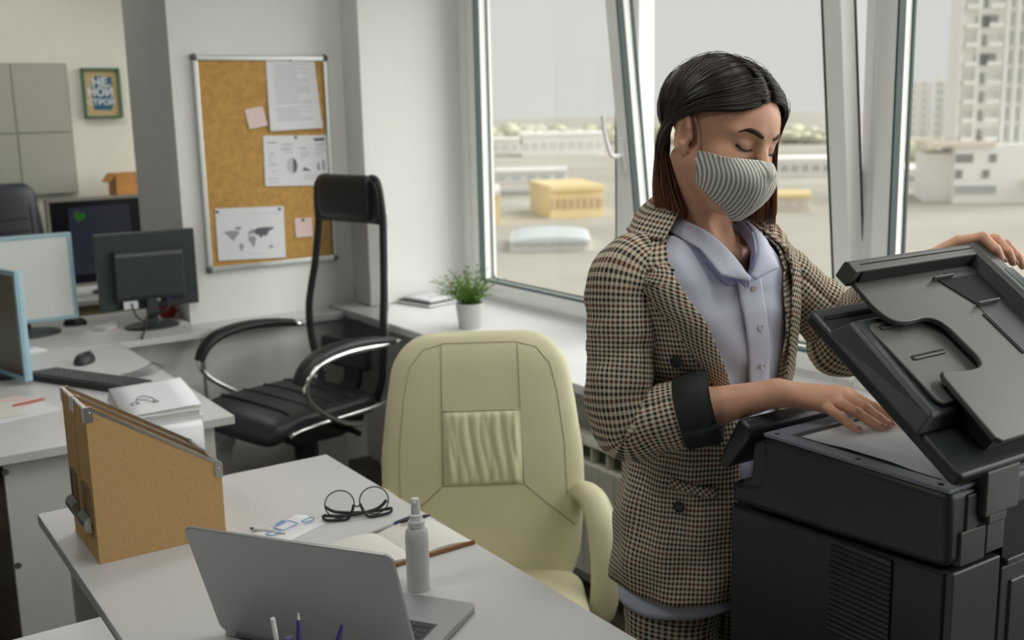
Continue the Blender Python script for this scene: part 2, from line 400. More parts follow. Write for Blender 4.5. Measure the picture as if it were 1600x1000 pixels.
desk('office_desk', 'white desk whose corner shows at the bottom left edge', (-.45, .366, .55, 1.872),
     [(-.40, .33, 1.80, 1.82, 0, DZ-.025, 'leg_panel'), (-.40, .33, .6, .62, 0, DZ-.025, 'leg_panel')])
t, ox, oy = desk('office_desk', 'white desk on the left with keyboard, mouse and loose papers', (-.75, 1.0, 2.975, 4.247),
     [(.388, .63, 3.02, 3.038, 0, DZ-.025, 'leg_panel'), (.90, .955, 3.03, 3.048, 0, DZ-.025, 'leg_panel'), (-.7, -.45, 3.02, 3.038, 0, DZ-.025, 'leg_panel'), (.93, .948, 3.05, 4.2, .35, DZ-.025, 'modesty_panel')])
for (px, py) in ((8, 738), (28, 883)):
    p = at(px, py, 'y', 3.02); MB().lathe([(.0001, 0), (.008, 0), (.0095, .002), (.008, .004), (.0001, .004)], 14, M=Matrix.Translation((p.x-ox, 3.02-oy, p.z)) @ Matrix.Rotation(PI/2, 4, 'X')).build('bolt', 'screw', t)
desk('office_desk', 'white desk against the end of the partition, holding the black monitor', (-.75, 1.345, 4.252, 4.95),
     [(1.0, 1.34, 4.34, 4.358, 0, DZ-.025, 'modesty_panel'), (1.322, 1.34, 4.36, 4.93, 0, DZ-.025, 'leg_panel'), (-.7, 1.0, 4.50, 4.518, .3, DZ-.025, 'modesty_panel')])
t = thing('low_ledge', 'white boxed ledge running along the wall below the cork board', 'ledge', (1.7, 4.45, 0))
MB().box(-.335, .29, -.09, .068, .705, .735).build('ledge_top', 'laminate', t, bevel=.002)
MB().box(-.33, .29, -.06, .068, 0, .705).build('front_panel', 'panel_white', t)
# far room furniture
t = thing('far_desk', 'beige fronted desk in the room behind the partition', 'desk', (1.3, 5.75, 0))
MB().box(-1.0, .9, -.35, .45, .72, .745).build('desk_top', 'laminate', t, bevel=.002)
MB().box(-.98, .88, -.30, -.28, 0, .72).build('front_panel', 'beige_panel', t)
MB().box(-.98, .88, .40, .42, 0, .72).build('back_panel', 'beige_panel', t)
t = thing('storage_cabinet', 'low white cabinet against the far wall under the orange box', 'cabinet', (1.9, 6.98, 0))
MB().box(-.44, .55, -.2, .2, 0, 1.09).build('body', 'panel_white', t); MB().box(-.46, .57, -.215, .205, 1.09, 1.115).build('cabinet_top', 'laminate', t)
for k in (-.19, .30): MB().box(k-.235, k+.235, -.215, -.2, .05, 1.06).build('door', 'panel_white', t, bevel=.002)
t = thing('cardboard_box', 'orange brown open box on the far white cabinet', 'box', (1.83, 6.95, 1.115))
for (a, b, c, d) in ((-.15, .15, -.1, -.09), (-.15, .15, .09, .1), (-.15, -.14, -.09, .09), (.14, .15, -.09, .09)): MB().box(a, b, c, d, .005, .15).build('side', 'orange_box', t)
MB().box(-.15, .15, -.1, .1, 0, .005).build('bottom', 'orange_box', t)
MB().prism([(-.15, .15), (-.19, .10), (-.187, .097), (-.147, .147)], -.1, .1, 'xz').build('flap', 'orange_box', t)
t = thing('wall_board', 'grey green panelled board on the far wall', 'board', (1.0, 7.19, 1.16))
MB().box(-.75, .525, -.02, .0, -.02, .77).build('backing', 'board_seam', t)
for i, (a, b) in enumerate(((-.74, -.41), (-.40, -.06), (-.05, .20), (.21, .515))):
    for (c, d) in ((-.01, .355), (.362, .76)): MB().box(a, b, -.028, -.02, c, d).build('panel', 'board_grey', t, bevel=.002)
t = thing('framed_poster', 'small framed lettering poster in blue and tan on the far wall', 'poster', (1.722, 7.19, 1.75))
for (a, b, c, d) in ((-.115, .115, .138, .153), (-.115, .115, -.153, -.138), (-.115, -.1, -.138, .138), (.1, .115, -.138, .138)): MB().box(a, b, -.03, .005, c, d).build('frame', 'poster_frame', t, bevel=.002)
MB().box(-.1, .1, -.012, 0, -.138, .138).build('backing', 'poster_tan', t)
MB().prism([(-.055, -.10), (.05, -.105), (.07, -.06), (.066, .10), (-.035, .105), (-.058, .06)], -.0135, -.012, 'xz').build('print', 'poster_blue', t)
for k, (s_, z) in enumerate((('НЕ', .064), ('НОЙ', .004), ('СТРОЙ', -.056))):
    text('lettering', s_, .070 if k < 2 else .048, Matrix.Translation((-.008, -.0145, z)) @ Matrix.Rotation(PI/2, 4, 'X'), 'paper', t)

# ------------------------------------------------------------------ cork board and what is pinned on it
CY = 4.52
t = thing('cork_board', 'cork notice board in an aluminium frame on the white wall', 'notice board', (1.7425, CY, .95)); bw, bh = .2975, .893
MB().box(-bw+.01, bw-.01, -.012, -.001, .01, bh-.01).build('cork', 'cork', t)
for nm, (a, b, c, d) in (('frame_rail', (-bw, bw, 0, .022)), ('frame_rail', (-bw, bw, bh-.022, bh)), ('frame_stile', (-bw, -bw+.022, .022, bh-.022)), ('frame_stile', (bw-.022, bw, .022, bh-.022))):
    MB().box(a, b, -.022, -.001, c, d).build(nm, 'alu', t, bevel=.004)
for x in (-bw, bw):
    for z in (0, bh): MB().ball((x+(.010 if x < 0 else -.010), -.012, z+(.010 if z == 0 else -.010)), (.016, .014, .016), 12, 8).build('corner_cap', 'grey_plastic', t, smooth=True)
def sheet_on_board(name, label, px, w=None, m='paper', cat='paper', y=CY-.0135, curl=.004):
    """px: four photo corners (top-left, top-right, bottom-right, bottom-left) on the board plane"""
    q = [at(a, b, 'y', y) for a, b in px]; c = sum(q, Vector())/4
    t = thing(name, label, cat, c)
    def P(u, v, o=0):
        p = (q[0]*(1-u)+q[1]*u)*(1-v)+(q[3]*(1-u)+q[2]*u)*v-c
        return Vector((p.x, p.y-.0006-curl*v*v-o, p.z))
    mb = MB(); n = 6
    mb.grid([[P(i/n, j/n) for i in range(n+1)] for j in range(n+1)]); mb.build('sheet', m, t, solid=.0006)
    return t, P
def bars(t, P, items, m, nm):
    mb = MB()
    for (u0, u1, v0, v1) in items:
        mb.add([P(u0, v0, .0006), P(u1, v0, .0006), P(u1, v1, .0006), P(u0, v1, .0006)], [(0, 1, 2, 3)])
    mb.build(nm, m, t, solid=.0002)
def poly(t, P, polys, m, nm, o=.0007):
    for pl in polys: MB().add([P(u, v, o) for u, v in pl], [tuple(range(len(pl)))]).build(nm, m, t, solid=.0002)
def pin(t, P, u, v, m='pin'):
    p = P(u, v); MB().lathe([(.0001, 0), (.006, 0), (.0065, .003), (.004, .005), (.0038, .009), (.0001, .010)], 12, M=Matrix.Translation(p) @ Matrix.Rotation(PI/2, 4, 'X')).build('push_pin', m, t, smooth=40)
def circ(cu, cv, ru, rv, a0=0, a1=360, n=18): return [(cu+ru*math.cos(math.radians(a0+(a1-a0)*k/n)), cv+rv*math.sin(math.radians(a0+(a1-a0)*k/n))) for k in range(n+1 if a1-a0 < 360 else n)]
rnd = random.Random(3)
t, P = sheet_on_board('paper_sheet', 'sheaf of typed text pages pinned at the top of the cork board', ((415, 90), (490, 90), (502, 199), (421, 204)), curl=.012)
q_, P2 = t, P
mb = MB(); mb.grid([[P(u+.0, v+.012, -.0025)+Vector((.003, 0, 0)) for u in (0, .5, 1)] for v in (.05, .35, .7, 1)]); mb.build('under_sheet', 'paper_warm', t, solid=.0006)
it = []; v = .09
while v < .9:
    if rnd.random() > .14: it.append((.14, rnd.choice((.86, .86, .84, .6)), v, v+.012))
    v += .03
bars(t, P, it, 'ink_light', 'typed_lines'); pin(t, P, .5, .04)
t, P = sheet_on_board('paper_sheet', 'infographic print with pie chart below the typed pages on the cork board', ((411, 212), (511, 211), (514, 289), (414, 291)))
bars(t, P, [(.05, .2, .13, .15), (.28, .46, .16, .17), (.28, .44, .20, .21), (.26, .42, .26, .28), (.3, .45, .33, .34), (.56, .66, .25, .27), (.56, .7, .33, .34), (.56, .7, .38, .39), (.56, .68, .43, .44), (.8, .96, .18, .20), (.8, .94, .25, .26), (.8, .97, .3, .31), (.8, .92, .36, .37), (.05, .22, .58, .59), (.1, .18, .7, .71), (.05, .2, .85, .86), (.05, .2, .92, .93), (.6, .95, .8, .81), (.6, .9, .86, .87), (.82, .86, .55, .7), (.9, .94, .5, .7)], 'ink_grey', 'chart_lines')
poly(t, P, [circ(.44, .6, .065, .15, -90, 90), [(.78, .06), (.95, .05), (.96, .11), (.79, .12)], [(.58, .7), (.62, .63), (.66, .66), (.7, .69), (.72, .71)]], 'ink', 'dark_shapes')
poly(t, P, [circ(.44, .6, .10, .17, 90, 270), [*circ(.14, .45, .06, .12, 60, 300, 12), *circ(.14, .45, .045, .09, 300, 60, 12)]], 'ink_light', 'pale_shapes')
pin(t, P, .5, .04)
t, P = sheet_on_board('paper_sheet', 'world map print pinned low on the cork board', ((336, 326), (443, 322), (446, 402), (341, 407)))
poly(t, P, [[(.09, .47), (.16, .44), (.26, .43), (.33, .47), (.30, .53), (.26, .58), (.24, .64), (.20, .60), (.15, .52)], [(.25, .38), (.33, .36), (.37, .39), (.31, .44)],
            [(.31, .70), (.37, .69), (.38, .75), (.34, .85), (.32, .80)], [(.45, .56), (.53, .55), (.57, .60), (.55, .68), (.52, .78), (.49, .70), (.45, .63)], [(.44, .50), (.50, .43), (.56, .42), (.55, .50), (.47, .53)],
            [(.74, .76), (.80, .74), (.82, .79), (.77, .81)]], 'ink_grey', 'map_land')
poly(t, P, [[(.54, .45), (.60, .40), (.70, .39), (.84, .40), (.82, .44), (.76, .47), (.75, .52), (.70, .58), (.68, .54), (.64, .60), (.60, .54), (.55, .52)]], 'ink', 'map_land')
bars(t, P, [(.55, .93, .12, .13), (.43, .66, .90, .91)], 'ink_light', 'caption'); pin(t, P, .03, .06); pin(t, P, .94, .05)
t, P = sheet_on_board('sticky_note', 'pink sticky note left of the typed pages on the cork board', ((382, 171), (410, 166), (418, 196), (389, 202)), m='pink_paper', cat='note', curl=.006)
t, P = sheet_on_board('sticky_note', 'pink sticky note right of the world map, beside the black headrest', ((460, 341), (487, 340), (488, 369), (462, 371)), m='pink_paper', cat='note'); pin(t, P, .5, .1)

# ------------------------------------------------------------------ monitors
def monitor(name, label, loc, rz, w, h, zb, bez, ms, thick=.03, mb_='mon_black', mst='mon_black', base=(.11, .085)):
    """local: the screen looks to -Y, zb = height of the lower edge above the base"""
    t = thing(name, label, 'monitor', loc, rz)
    MB().box(-w/2, w/2, -thick/2, thick/2, zb, zb+h).build('housing', mb_, t, bevel=.004)
    b = .016
    f = MB()
    for (a, c, d, e) in ((-w/2, w/2, zb, zb+b), (-w/2, w/2, zb+h-b, zb+h), (-w/2, -w/2+b, zb+b, zb+h-b), (w/2-b, w/2, zb+b, zb+h-b)): f.box(a, c, -thick/2-.006, -thick/2, d, e)
    f.build('bezel', bez, t, bevel=.002)
    MB().box(-w/2+b, w/2-b, -thick/2-.002, -thick/2, zb+b, zb+h-b).build('screen', ms, t)
    MB().lathe([(.0001, 0), (1, 0), (1, .008), (.9, .013), (.0001, .015)], 28, sx=base[0], sy=base[1]).build('base', mst, t, smooth=40)
    MB().box(-.022, .022, .018, .045, .012, zb+.10).build('neck', mst, t, bevel=.004)
    return t
t = monitor('monitor', 'black monitor seen from behind on the white desk by the partition', (1.195, 4.50, DZ), math.radians(180-4), .392, .312, .082, 'mon_black', 'screen_dark', .026)
# rear bulge with vents and connectors (rear is local +Y)
m_ = MB(); m_.loft([[(-.12*k, y, .16+.075*zk), (.12*k, y, .16+.075*zk), (.12*k, y, .31+.0*zk), (-.12*k, y, .31)] for k, zk, y in ((1.12, -.15, .012), (1.0, 0, .05), (.97, .05, .055))])
m_ = MB(); m_.prism([(.012, .105), (.045, .125), (.055, .14), (.055, .30), (.044, .318), (.012, .325)], -.135, .135, 'yz'); m_.build('rear_cover', 'mon_black', t, bevel=.006)
MB().box(-.13, .13, .044, .058, .300, .312).build('vent_ridge', 'grey_plastic', t, bevel=.002)
MB().box(.055, .11, .03, .0375, .088, .125).build('sticker', 'paper', t); MB().box(-.035, 0, .03, .0375, .112, .124).build('sticker', 'bezel_beige', t)
MB().box(-.078, -.058, .028, .040, .110, .126).build('video_plug', 'blue_ink', t, bevel=.002)
MB().tube(spline([(-.068, .04, .112), (-.05, .07, .08), (.0, .06, .06), (.03, .05, .05), (.05, .10, .02), (.07, .17, .006), (.085, .22, .005), (.09, .25, .004)], 6), .0042, 8).build('cable', 'black_plastic', t, smooth=True)
MB().tube(spline([(.08, .04, .11), (.07, .08, .06), (.02, .07, .035), (-.02, .055, .06)], 6), .0035, 8).build('cable', 'black_plastic', t, smooth=True)
monitor('monitor', 'pale blue framed monitor showing a white screen, on the desk behind', (.742, 4.66, DZ), 0, .40, .352, .048, 'blue_film', 'screen_white', .03, base=(.13, .10))
monitor('monitor', 'pale blue framed monitor at the left edge, angled with a dark olive reflection painted on its screen', (.536, 3.968, DZ), math.radians(-75.5), .45, .362, .012, 'blue_film', 'screen_olive_refl', .02, 'blue_film', base=(.1, .08))
t = monitor('monitor', 'dark screen monitor with beige bezel in the far room', (1.325, 5.62, .745), 0, .58, .435, .04, 'bezel_beige', 'screen_dark', .03)
MB().box(-.19, .10, -.0195, -.018, .10, .43).build('screen_window', 'screen_blue', t); MB().prism([(-.17, .385), (-.15, .36), (-.12, .37), (-.105, .395), (-.13, .40), (-.155, .415)], -.0205, -.0195, 'xz').build('screen_logo', 'screen_green', t)
# ------------------------------------------------------------------ kraft file boxes
def file_box(label, y0):
    w, dp, zl, zr = .252, .100, .311, .152; c = .004
    t = thing('file_box', label, 'file box', (.42, y0, DZ), group='kraft file boxes')
    side = [(0, 0), (w, 0), (w, zr), (.012, zl), (0, zl)]
    MB().prism(side, 0, c, 'xz').build('side_panel', 'kraft', t, bevel=.001)
    MB().prism(side, dp-c, dp, 'xz').build('side_panel', 'kraft', t, bevel=.001)
    MB().box(0, c, c, dp-c, 0, zl).build('spine_panel', 'kraft', t)
    MB().box(w-c, w, c, dp-c, 0, zr).build('front_panel', 'kraft', t)
    MB().box(c, w-c, c, dp-c, 0, c).build('bottom', 'kraft_in', t)
    sl = (zr-zl)/(w-.012)
    for yy in (-.001, dp-c-.001):
        MB().prism([(.010, zl-.004), (w+.001, zr-.004), (w+.001, zr+.003), (.010, zl+.003)], yy, yy+c+.002, 'xz').build('edge_trim', 'steel', t)
    MB().box(-.001, c+.001, 0, dp, zl-.003, zl+.003).build('edge_trim', 'steel', t); MB().box(w-c-.001, w+.001, 0, dp, zr-.003, zr+.003).build('edge_trim', 'steel', t)
    for (x, z, s) in ((0, zl, 1), (w, zr, -1)):
        for yy in (0, dp):
            m = MB(); q = -1 if yy == 0 else 1
            m.box(x-.0015 if s > 0 else x-.014, x+.014 if s > 0 else x+.0015, yy-.0018 if q < 0 else yy-.001, yy+.001 if q < 0 else yy+.0018, z-.026, z+.0035)
            m.box(x-.0025 if s > 0 else x-.001, x+.001 if s > 0 else x+.0025, yy if q < 0 else yy-.014, yy+.014 if q < 0 else yy, z-.026, z+.0035)
            m.ball((x+s*.007, yy+q*.0022, z-.008), (.003, .0018, .003), 8, 6)
            m.build('corner_fitting', 'steel', t, smooth=40)
    # label holder with a rolled pull
    zc = .105; yc = dp/2
    f = MB()
    for (a, b, cc, d) in ((yc-.026, yc-.022, zc-.03, zc+.045), (yc+.022, yc+.026, zc-.03, zc+.045), (yc-.022, yc+.022, zc+.041, zc+.045)): f.box(-.004, 0, a, b, cc, d)
    f.build('label_holder', 'screw', t, bevel=.0008)
    MB().box(-.001, 0, yc-.022, yc+.022, zc-.028, zc+.041).build('label_card', 'kraft_in', t)
    MB().loft([[(-.004-.014*math.sin(a)*1.0, y, zc-.030+.016*math.cos(a)) for a in [PI*k/10 for k in range(11)]] for y in (yc-.029, yc+.029)], True).build('pull', 'screw', t, smooth=40)
    return t
file_box('kraft file box with steel corners, nearer of the pair on the front desk', 2.104)
file_box('kraft file box directly behind the nearer one, mostly hidden by it', 2.2115)

# ------------------------------------------------------------------ laptop
d2 = Vector((-.577, .8168, 0)); d1 = Vector((-.8168, -.577, 0))      # along the hinge, from the user edge to the hinge
LW, LD = .365, .222
C0 = Vector((.907, 1.504, DZ)); HO = C0+d1*LD                       # near hinge corner
t = thing('laptop', 'open silver laptop with its lid back turned to the viewer', 'laptop', HO+d2*(LW/2), math.atan2(d2.y, d2.x))
# local: X along hinge, +Y = ?  user side lies along -d1
sy = 1 if (Matrix.Rotation(math.atan2(d2.y, d2.x), 3, 'Z') @ Vector((0, 1, 0))).dot(-d1) > 0 else -1
def rrect(w, h, r, n=6, cx=0, cy=0): return [(cx+sx*(w/2-r)+r*math.cos(a+b*PI/2/n), cy+sy_*(h/2-r)+r*math.sin(a+b*PI/2/n)) for sx, sy_, a in ((1, 1, 0), (-1, 1, PI/2), (-1, -1, PI), (1, -1, 1.5*PI)) for b in range(n+1)]
MB().prism(rrect(LW, LD, .012, cy=sy*LD/2), .002, .013, 'xy').build('base', 'laptop_base', t, bevel=.0015, smooth=30)
MB().box(-LW/2+.03, LW/2-.03, *(sorted((sy*.022, sy*.128))), .0128, .0134).build('keyboard_well', 'grey_plastic', t)
for r in range(6):
    n = 14 if r < 5 else 8
    for k in range(n):
        kw = (LW-.066)/n; x = -LW/2+.033+kw*(k+.5); y = sy*(.030+r*.0174)
        if k and r: o = copyobj(kp[n], t, (x, y, .0134))
        else:
            if r == 0 and k == 0: kp = {}
            if n in kp: copyobj(kp[n], t, (x, y, .0134))
            else:
                kp[n] = MB().box(-kw/2+.0012, kw/2-.0012, -.0075, .0075, 0, .0014).build('key', 'key', t, bevel=.0008, seg=1); kp[n].location = (x, y, .0134)
MB().box(-.055, .055, *(sorted((sy*.142, sy*.208))), .0128, .0133).build('trackpad', 'laptop', t)
LA = math.radians(109.7)
ML = Matrix.Translation((0, 0, .013)) @ Matrix.Rotation(sy*(LA), 4, 'X')       # lid: local +Y(sy) folded open
lid = MB().prism(rrect(LW, LD, .014, cy=sy*LD/2), -.0028, .0028, 'xy', ML).build('lid', 'laptop', t, bevel=.0015, smooth=30)
MB().prism(rrect(LW-.014, LD-.02, .004, cy=sy*LD/2), -.0034, -.0028, 'xy', ML).build('display', 'screen_dark', lid)
MB().tube([(-LW/2+.03, 0, .010), (LW/2-.03, 0, .010)], .006, 10).build('hinge', 'grey_plastic', t, smooth=40)

# ------------------------------------------------------------------ spray bottle
t = thing('spray_bottle', 'white pump spray bottle standing beside the laptop', 'bottle', (.868, 1.640, DZ))
MB().lathe([(.0001, 0), (.0190, 0), (.0210, .003), (.0212, .100), (.0205, .110), (.0170, .117), (.0110, .1195), (.0110, .123)], 32).build('body', 'bottle', t, smooth=40)
MB().lathe([(.0135, .119), (.0150, .1195), (.0150, .130), (.0120, .1335), (.0115, .142), (.0085, .144)], 28).build('collar', 'white_plastic', t, smooth=40)
m = MB().lathe([(.0085, .143), (.0085, .156), (.0078, .158), (.0075, .170), (.0066, .172), (.0001, .172)], 20); m.tube([(-.004, -.004, .166), (-.0085, -.0085, .166)], .0028, 8); m.build('nozzle', 'white_plastic', t, smooth=40)

# ------------------------------------------------------------------ notebook and pens on the near desk
nb = [at(668, 872, 'z', DZ), at(742, 850, 'z', DZ)]
ex = (nb[1]-nb[0]).normalized(); ang = math.atan2(ex.y, ex.x)
t = thing('open_notebook', 'open notebook with a brown cover near the desk edge', 'notebook', nb[1], ang)
MB().box(-.262, 0, 0, .165, 0, .003).build('cover', 'leather_brown', t, bevel=.001)
MB().box(-.262, 0, -.0015, .003, 0, .0085).build('cover_edge', 'leather_brown', t, bevel=.001)
for s_, nm in ((0, 'page_block'), (1, 'page_block')):
    rows = []
    for i in range(13):
        u = i/12; x = -.004-.127*u if s_ == 0 else -.258+.127*u; z = .006+.010*math.sin(PI*min(1, u*1.0))*(.7)+.004*u*(1-u)
        rows.append([(x, .003, z if u < .98 else .004), (x, .160, z if u < .98 else .004)])
    mb = MB(); mb.grid(rows); b = [[(r[0][0], r[0][1], .003), (r[1][0], r[1][1], .003)] for r in rows]; mb.grid(b)
    n = 13
    for i in range(12):
        for e in (0, 1): mb.f.append((i*2+e, (i+1)*2+e, 26+(i+1)*2+e, 26+i*2+e))
    mb.f.append((0, 1, 27, 26)); mb.f.append((24, 25, 51, 50)); mb.build(nm, 'paper_warm', t, smooth=40)
def pen(name, label, a, b, r, segs, loc=None, clip=None, cat='pen', group=None):
    """pen from a to b; segs: (fraction, radius factor, material) runs"""
    a = Vector(a); b = Vector(b); d = b-a; L = d.length; q = d.to_track_quat('Z', 'Y').to_matrix().to_4x4()
    t = thing(name, label, cat, a, group=group); t['group'] = group or 'pens'; 
    for (f0, f1, r0, r1, m, nm) in segs: MB().lathe([(.0001, L*f0), (r*r0, L*f0), (r*r1, L*f1), (.0001, L*f1)], 14, M=q).build(nm, m, t, smooth=40)
    if clip: MB().box(-.0015, .0015, r*1.0, r*1.5, L*clip[0], L*clip[1], M=q).build('clip', clip[2], t, bevel=.0005)
    return t
p0 = at(561, 841, 'z', DZ+.004); p1 = at(634, 813, 'z', DZ+.0065); pd = (p1-p0).normalized()
pen('ballpoint_pen', 'silver ballpoint pen with a dark blue top lying by the eyeglasses', p0, p0+pd*.142, .0042, [(0, .06, .25, .45, 'steel', 'tip'), (.06, .62, .5, 1, 'steel', 'barrel'), (.62, 1, 1.05, 1.0, 'blue_ink', 'grip')], clip=(.65, .95, 'blue_ink'))
p0 = at(663, 806, 'z', DZ+.022); 
pen('ballpoint_pen', 'short black pen lying at the far side of the open notebook', p0-Vector((.11, -.0, 0))*.5, p0+Vector((.012, -.004, 0)), .004, [(0, .8, 1, 1, 'black_plastic', 'barrel'), (.8, 1, 1, .4, 'black_plastic', 'tip')])
# sheet with blue outlines behind the laptop lid
c = at(452, 826, 'z', DZ+.001)
t = thing('sketch_sheet', 'crumpled white sheet with pale blue outlines behind the laptop lid', 'paper', (c.x, c.y, DZ), math.radians(25))
MB().grid([[((i-4)*.017, (j-3)*.016, .001+.004*abs(math.sin(i*1.7+j))*((i*j) % 3)/2) for i in range(9)] for j in range(7)]).build('sheet', 'paper', t, smooth=True, solid=.0005)
def outline(pts, r=.0012): return MB().tube([(x, y, .0065) for x, y in pts]+[(pts[0][0], pts[0][1], .0065)], r, 5)
for pts in (rrect(.045, .032, .004, 2, 0, .01), rrect(.03, .02, .006, 2, -.042, .004), rrect(.028, .016, .004, 2, .045, -.012), [(-.01, .03), (.012, .034), (.02, .03)]):
    outline(pts).build('blue_outline', 'blue_print', t)
p0 = at(392, 826, 'z', DZ+.004)
pen('marker_pen', 'dark blue pen tip lying just above the left end of the laptop lid', p0+Vector((.0, .004, 0)), p0+Vector((.05, -.07, 0)), .004, [(0, .12, .5, .8, 'blue_ink', 'tip'), (.12, 1, 1, 1, 'white_plastic', 'barrel')])
# eyeglasses resting on their brow bar, temples folded
g0 = at(508, 818, 'z', DZ); g1 = at(611, 806, 'z', DZ); gx = g1-g0; gw = gx.length
t = thing('eyeglasses', 'black round eyeglasses lying folded on the white desk', 'eyeglasses', (g0+g1)/2, math.atan2(gx.y, gx.x))
R_ = gw*.205; k_ = math.radians(18)
TM = Matrix.Rotation(-k_, 4, 'X')
for s_ in (-1, 1):
    cxx = s_*gw*.262; pts = [(cxx+R_*1.08*math.cos(a), .0, .008+R_+R_*math.sin(a)) for a in [2*PI*k/36 for k in range(36)]]
    rim = MB().tube(pts, .0014, 6, closed=True, M=TM).build('rim', 'black_plastic', t, smooth=True)
    MB().prism([(p[0], p[2]) for p in pts], -.0005, .0005, 'xz', TM).build('lens', 'lens', rim)
    m = MB(); m.tube(spline([(cxx-s_*R_*1.06, 0, .010+R_*.8), (cxx-s_*R_*.6, .0, .006), (cxx+s_*R_*.3, .0, .0042), (cxx+s_*R_*1.15, .002, .008), (cxx+s_*R_*1.25, .004, .018)], 5), .0032, 8, M=TM); m.build('brow_bar', 'black_plastic', t, smooth=True)
m = MB().tube(spline([(-gw*.262+R_*1.0, 0, .010+R_*.75), (0, -.001, .012+R_*.55), (gw*.262-R_*1.0, 0, .010+R_*.75)], 5), .0018, 6, M=TM); m.build('bridge', 'black_plastic', t, smooth=True)
for s_ in (-1, 1):
    MB().tube(spline([(s_*gw*.49, .006, .016), (s_*gw*.46, .012, .012), (s_*gw*.1, .020+.004*s_, .006), (-s_*gw*.30, .024+.004*s_, .012), (-s_*gw*.47, .026, .027)], 6), .0024, 6, flat=1.5).build('temple', 'black_plastic', t, smooth=True)
# pen cup in front of the laptop (its pens reach into the picture)
cup = Vector((.475, 1.36, DZ))
cup = at(470, 1090, 'z', DZ+.07); cup = Vector((cup.x, cup.y, DZ))
t = thing('pen_cup', 'grey pen cup in front of the laptop lid, holding the upright pens', 'pen cup', cup)
MB().lathe([(.0001, 0), (.038, 0), (.040, .1), (.0375, .1), (.0355, .004), (.0001, .004)], 28).build('cup', 'grey_plastic', t, smooth=40)
def cup_pen(px, py, lab, dx, segs, r=.004):
    e = at(px, py, 'y', cup.y+dx[1]); pen('upright_pen', lab, cup+Vector((dx[0], dx[1]*.4, .006)), e, r, segs, group='pens in the cup')
cup_pen(426, 966, 'thin white stick standing in the cup, leftmost before the laptop', (-.012, .006), [(0, 1, 1, 1, 'white_plastic', 'barrel')], .0032)
cup_pen(466, 958, 'white pen with a pointed dark blue cap before the laptop lid', (.0, .01), [(0, .78, 1, 1, 'white_plastic', 'barrel'), (.78, .95, 1.1, .7, 'blue_ink', 'cap'), (.95, 1, .5, .2, 'white_plastic', 'tip')], .0042)
cup_pen(535, 976, 'dark blue pen tilted right in front of the laptop lid', (.016, .0), [(0, .8, 1, 1, 'blue_ink', 'barrel'), (.8, 1, 1.1, .6, 'blue_ink', 'cap')], .0045)
cup_pen(452, 996, 'short purple pen barely rising over the bottom picture edge', (-.004, -.012), [(0, 1, 1.2, 1.2, 'blue_ink', 'barrel')], .0045)

# ------------------------------------------------------------------ left desk: keyboard, mouse, papers
ka, kb = at(57, 583, 'z', DZ+.01), at(207, 604, 'z', DZ+.01); kd = kb-ka
t = thing('keyboard', 'black keyboard on the left white desk', 'keyboard', (ka+kb)/2+Vector((.015, .0, 0))-Vector((0, 0, .01)), math.atan2(kd.y, kd.x))
MB().prism([(-.07, .0), (.07, .0), (.07, .010), (-.07, .022)][::-1], -.225, .225, 'yz').build('body', 'black_plastic', t, bevel=.003)
kk = None
for r in range(6):
    for k in range(18):
        loc = (-.2135+k*.0251, .052-r*.0205, .0165-(.0-r*.0)*.001+(.052-r*.0205)*(-.085)*-1*-1)
        if kk is None: kk = MB().box(-.0112, .0112, -.009, .009, -.003, .004).build('key', 'key', t, bevel=.0015, seg=1); kk.location = loc
        else: copyobj(kk, t, loc)
p = at(133, 566, 'z', DZ+.002)
t = thing('computer_mouse', 'black wireless mouse behind the keyboard', 'mouse', (p.x, p.y, DZ), math.radians(-38))
MB().loft([[(.031*k*math.cos(a)*(1-.08*math.sin(a)), .056*k*math.sin(a), z) for a in [2*PI*j/24 for j in range(24)]] for k, z in ((.93, 0), (1, .006), (.98, .014), (.86, .024), (.66, .032), (.36, .0365), (.05, .038))]).build('body', 'black_plastic', t, smooth=50)
MB().lathe([(.0001, -.003), (.007, -.003), (.007, .003), (.0001, .003)], 12, M=Matrix.Translation((0, .032, .030)) @ Matrix.Rotation(PI/2, 4, 'Y')).build('scroll_wheel', 'grey_plastic', t)
MB().box(-.0006, .0006, .012, .05, .026, .0345).build('button_gap', 'prn_hole', t)
# paper stack with a curled sheet and one sheet hanging over the edge
t = thing('paper_stack', 'stack of white papers with a doodle on the front corner of the left desk', 'paper stack', (.82, 3.14, DZ), math.radians(-6))
for k in range(7):
    z = k*.0062; o = (random.uniform(-.006, .006), random.uniform(-.006, .006))
    MB().box(-.105+o[0], .105+o[0], -.148+o[1], .148+o[1], z, z+.0052).build('sheaf', 'paper' if k % 3 else 'paper_warm', t, bevel=.0008, seg=1)
z1 = .0434
rows = []
for i in range(15):
    u = i/14; y = -.148+.296*u; z = z1+.001+.03*max(0, u-.35)**1.5+.010*math.sin(PI*u)
    rows.append([(x*.105, y, z+.004*x) for x in (-1, -.5, 0, .5, 1)])
MB().grid(rows).build('top_sheet', 'paper', t, smooth=True, solid=.0006)
m = MB()
def on(u, x): return (x*.105, -.148+.296*u, z1+.0032+.03*max(0, u-.35)**1.5+.010*math.sin(PI*u)+.004*x)
for pts in ([(.26, -.62), (.31, -.70), (.34, -.55), (.30, -.46), (.27, -.58)], [(.34, -.52), (.46, -.46), (.50, -.30), (.44, -.14), (.36, -.06), (.30, -.05)], [(.28, -.2), (.30, -.1), (.27, .02), (.24, -.08), (.28, -.14)], [(.42, -.5), (.38, -.3), (.33, -.2)]):
    m.tube(spline([on(*q) for q in pts], 5), .0011, 5)
m.build('doodle', 'ink', t)
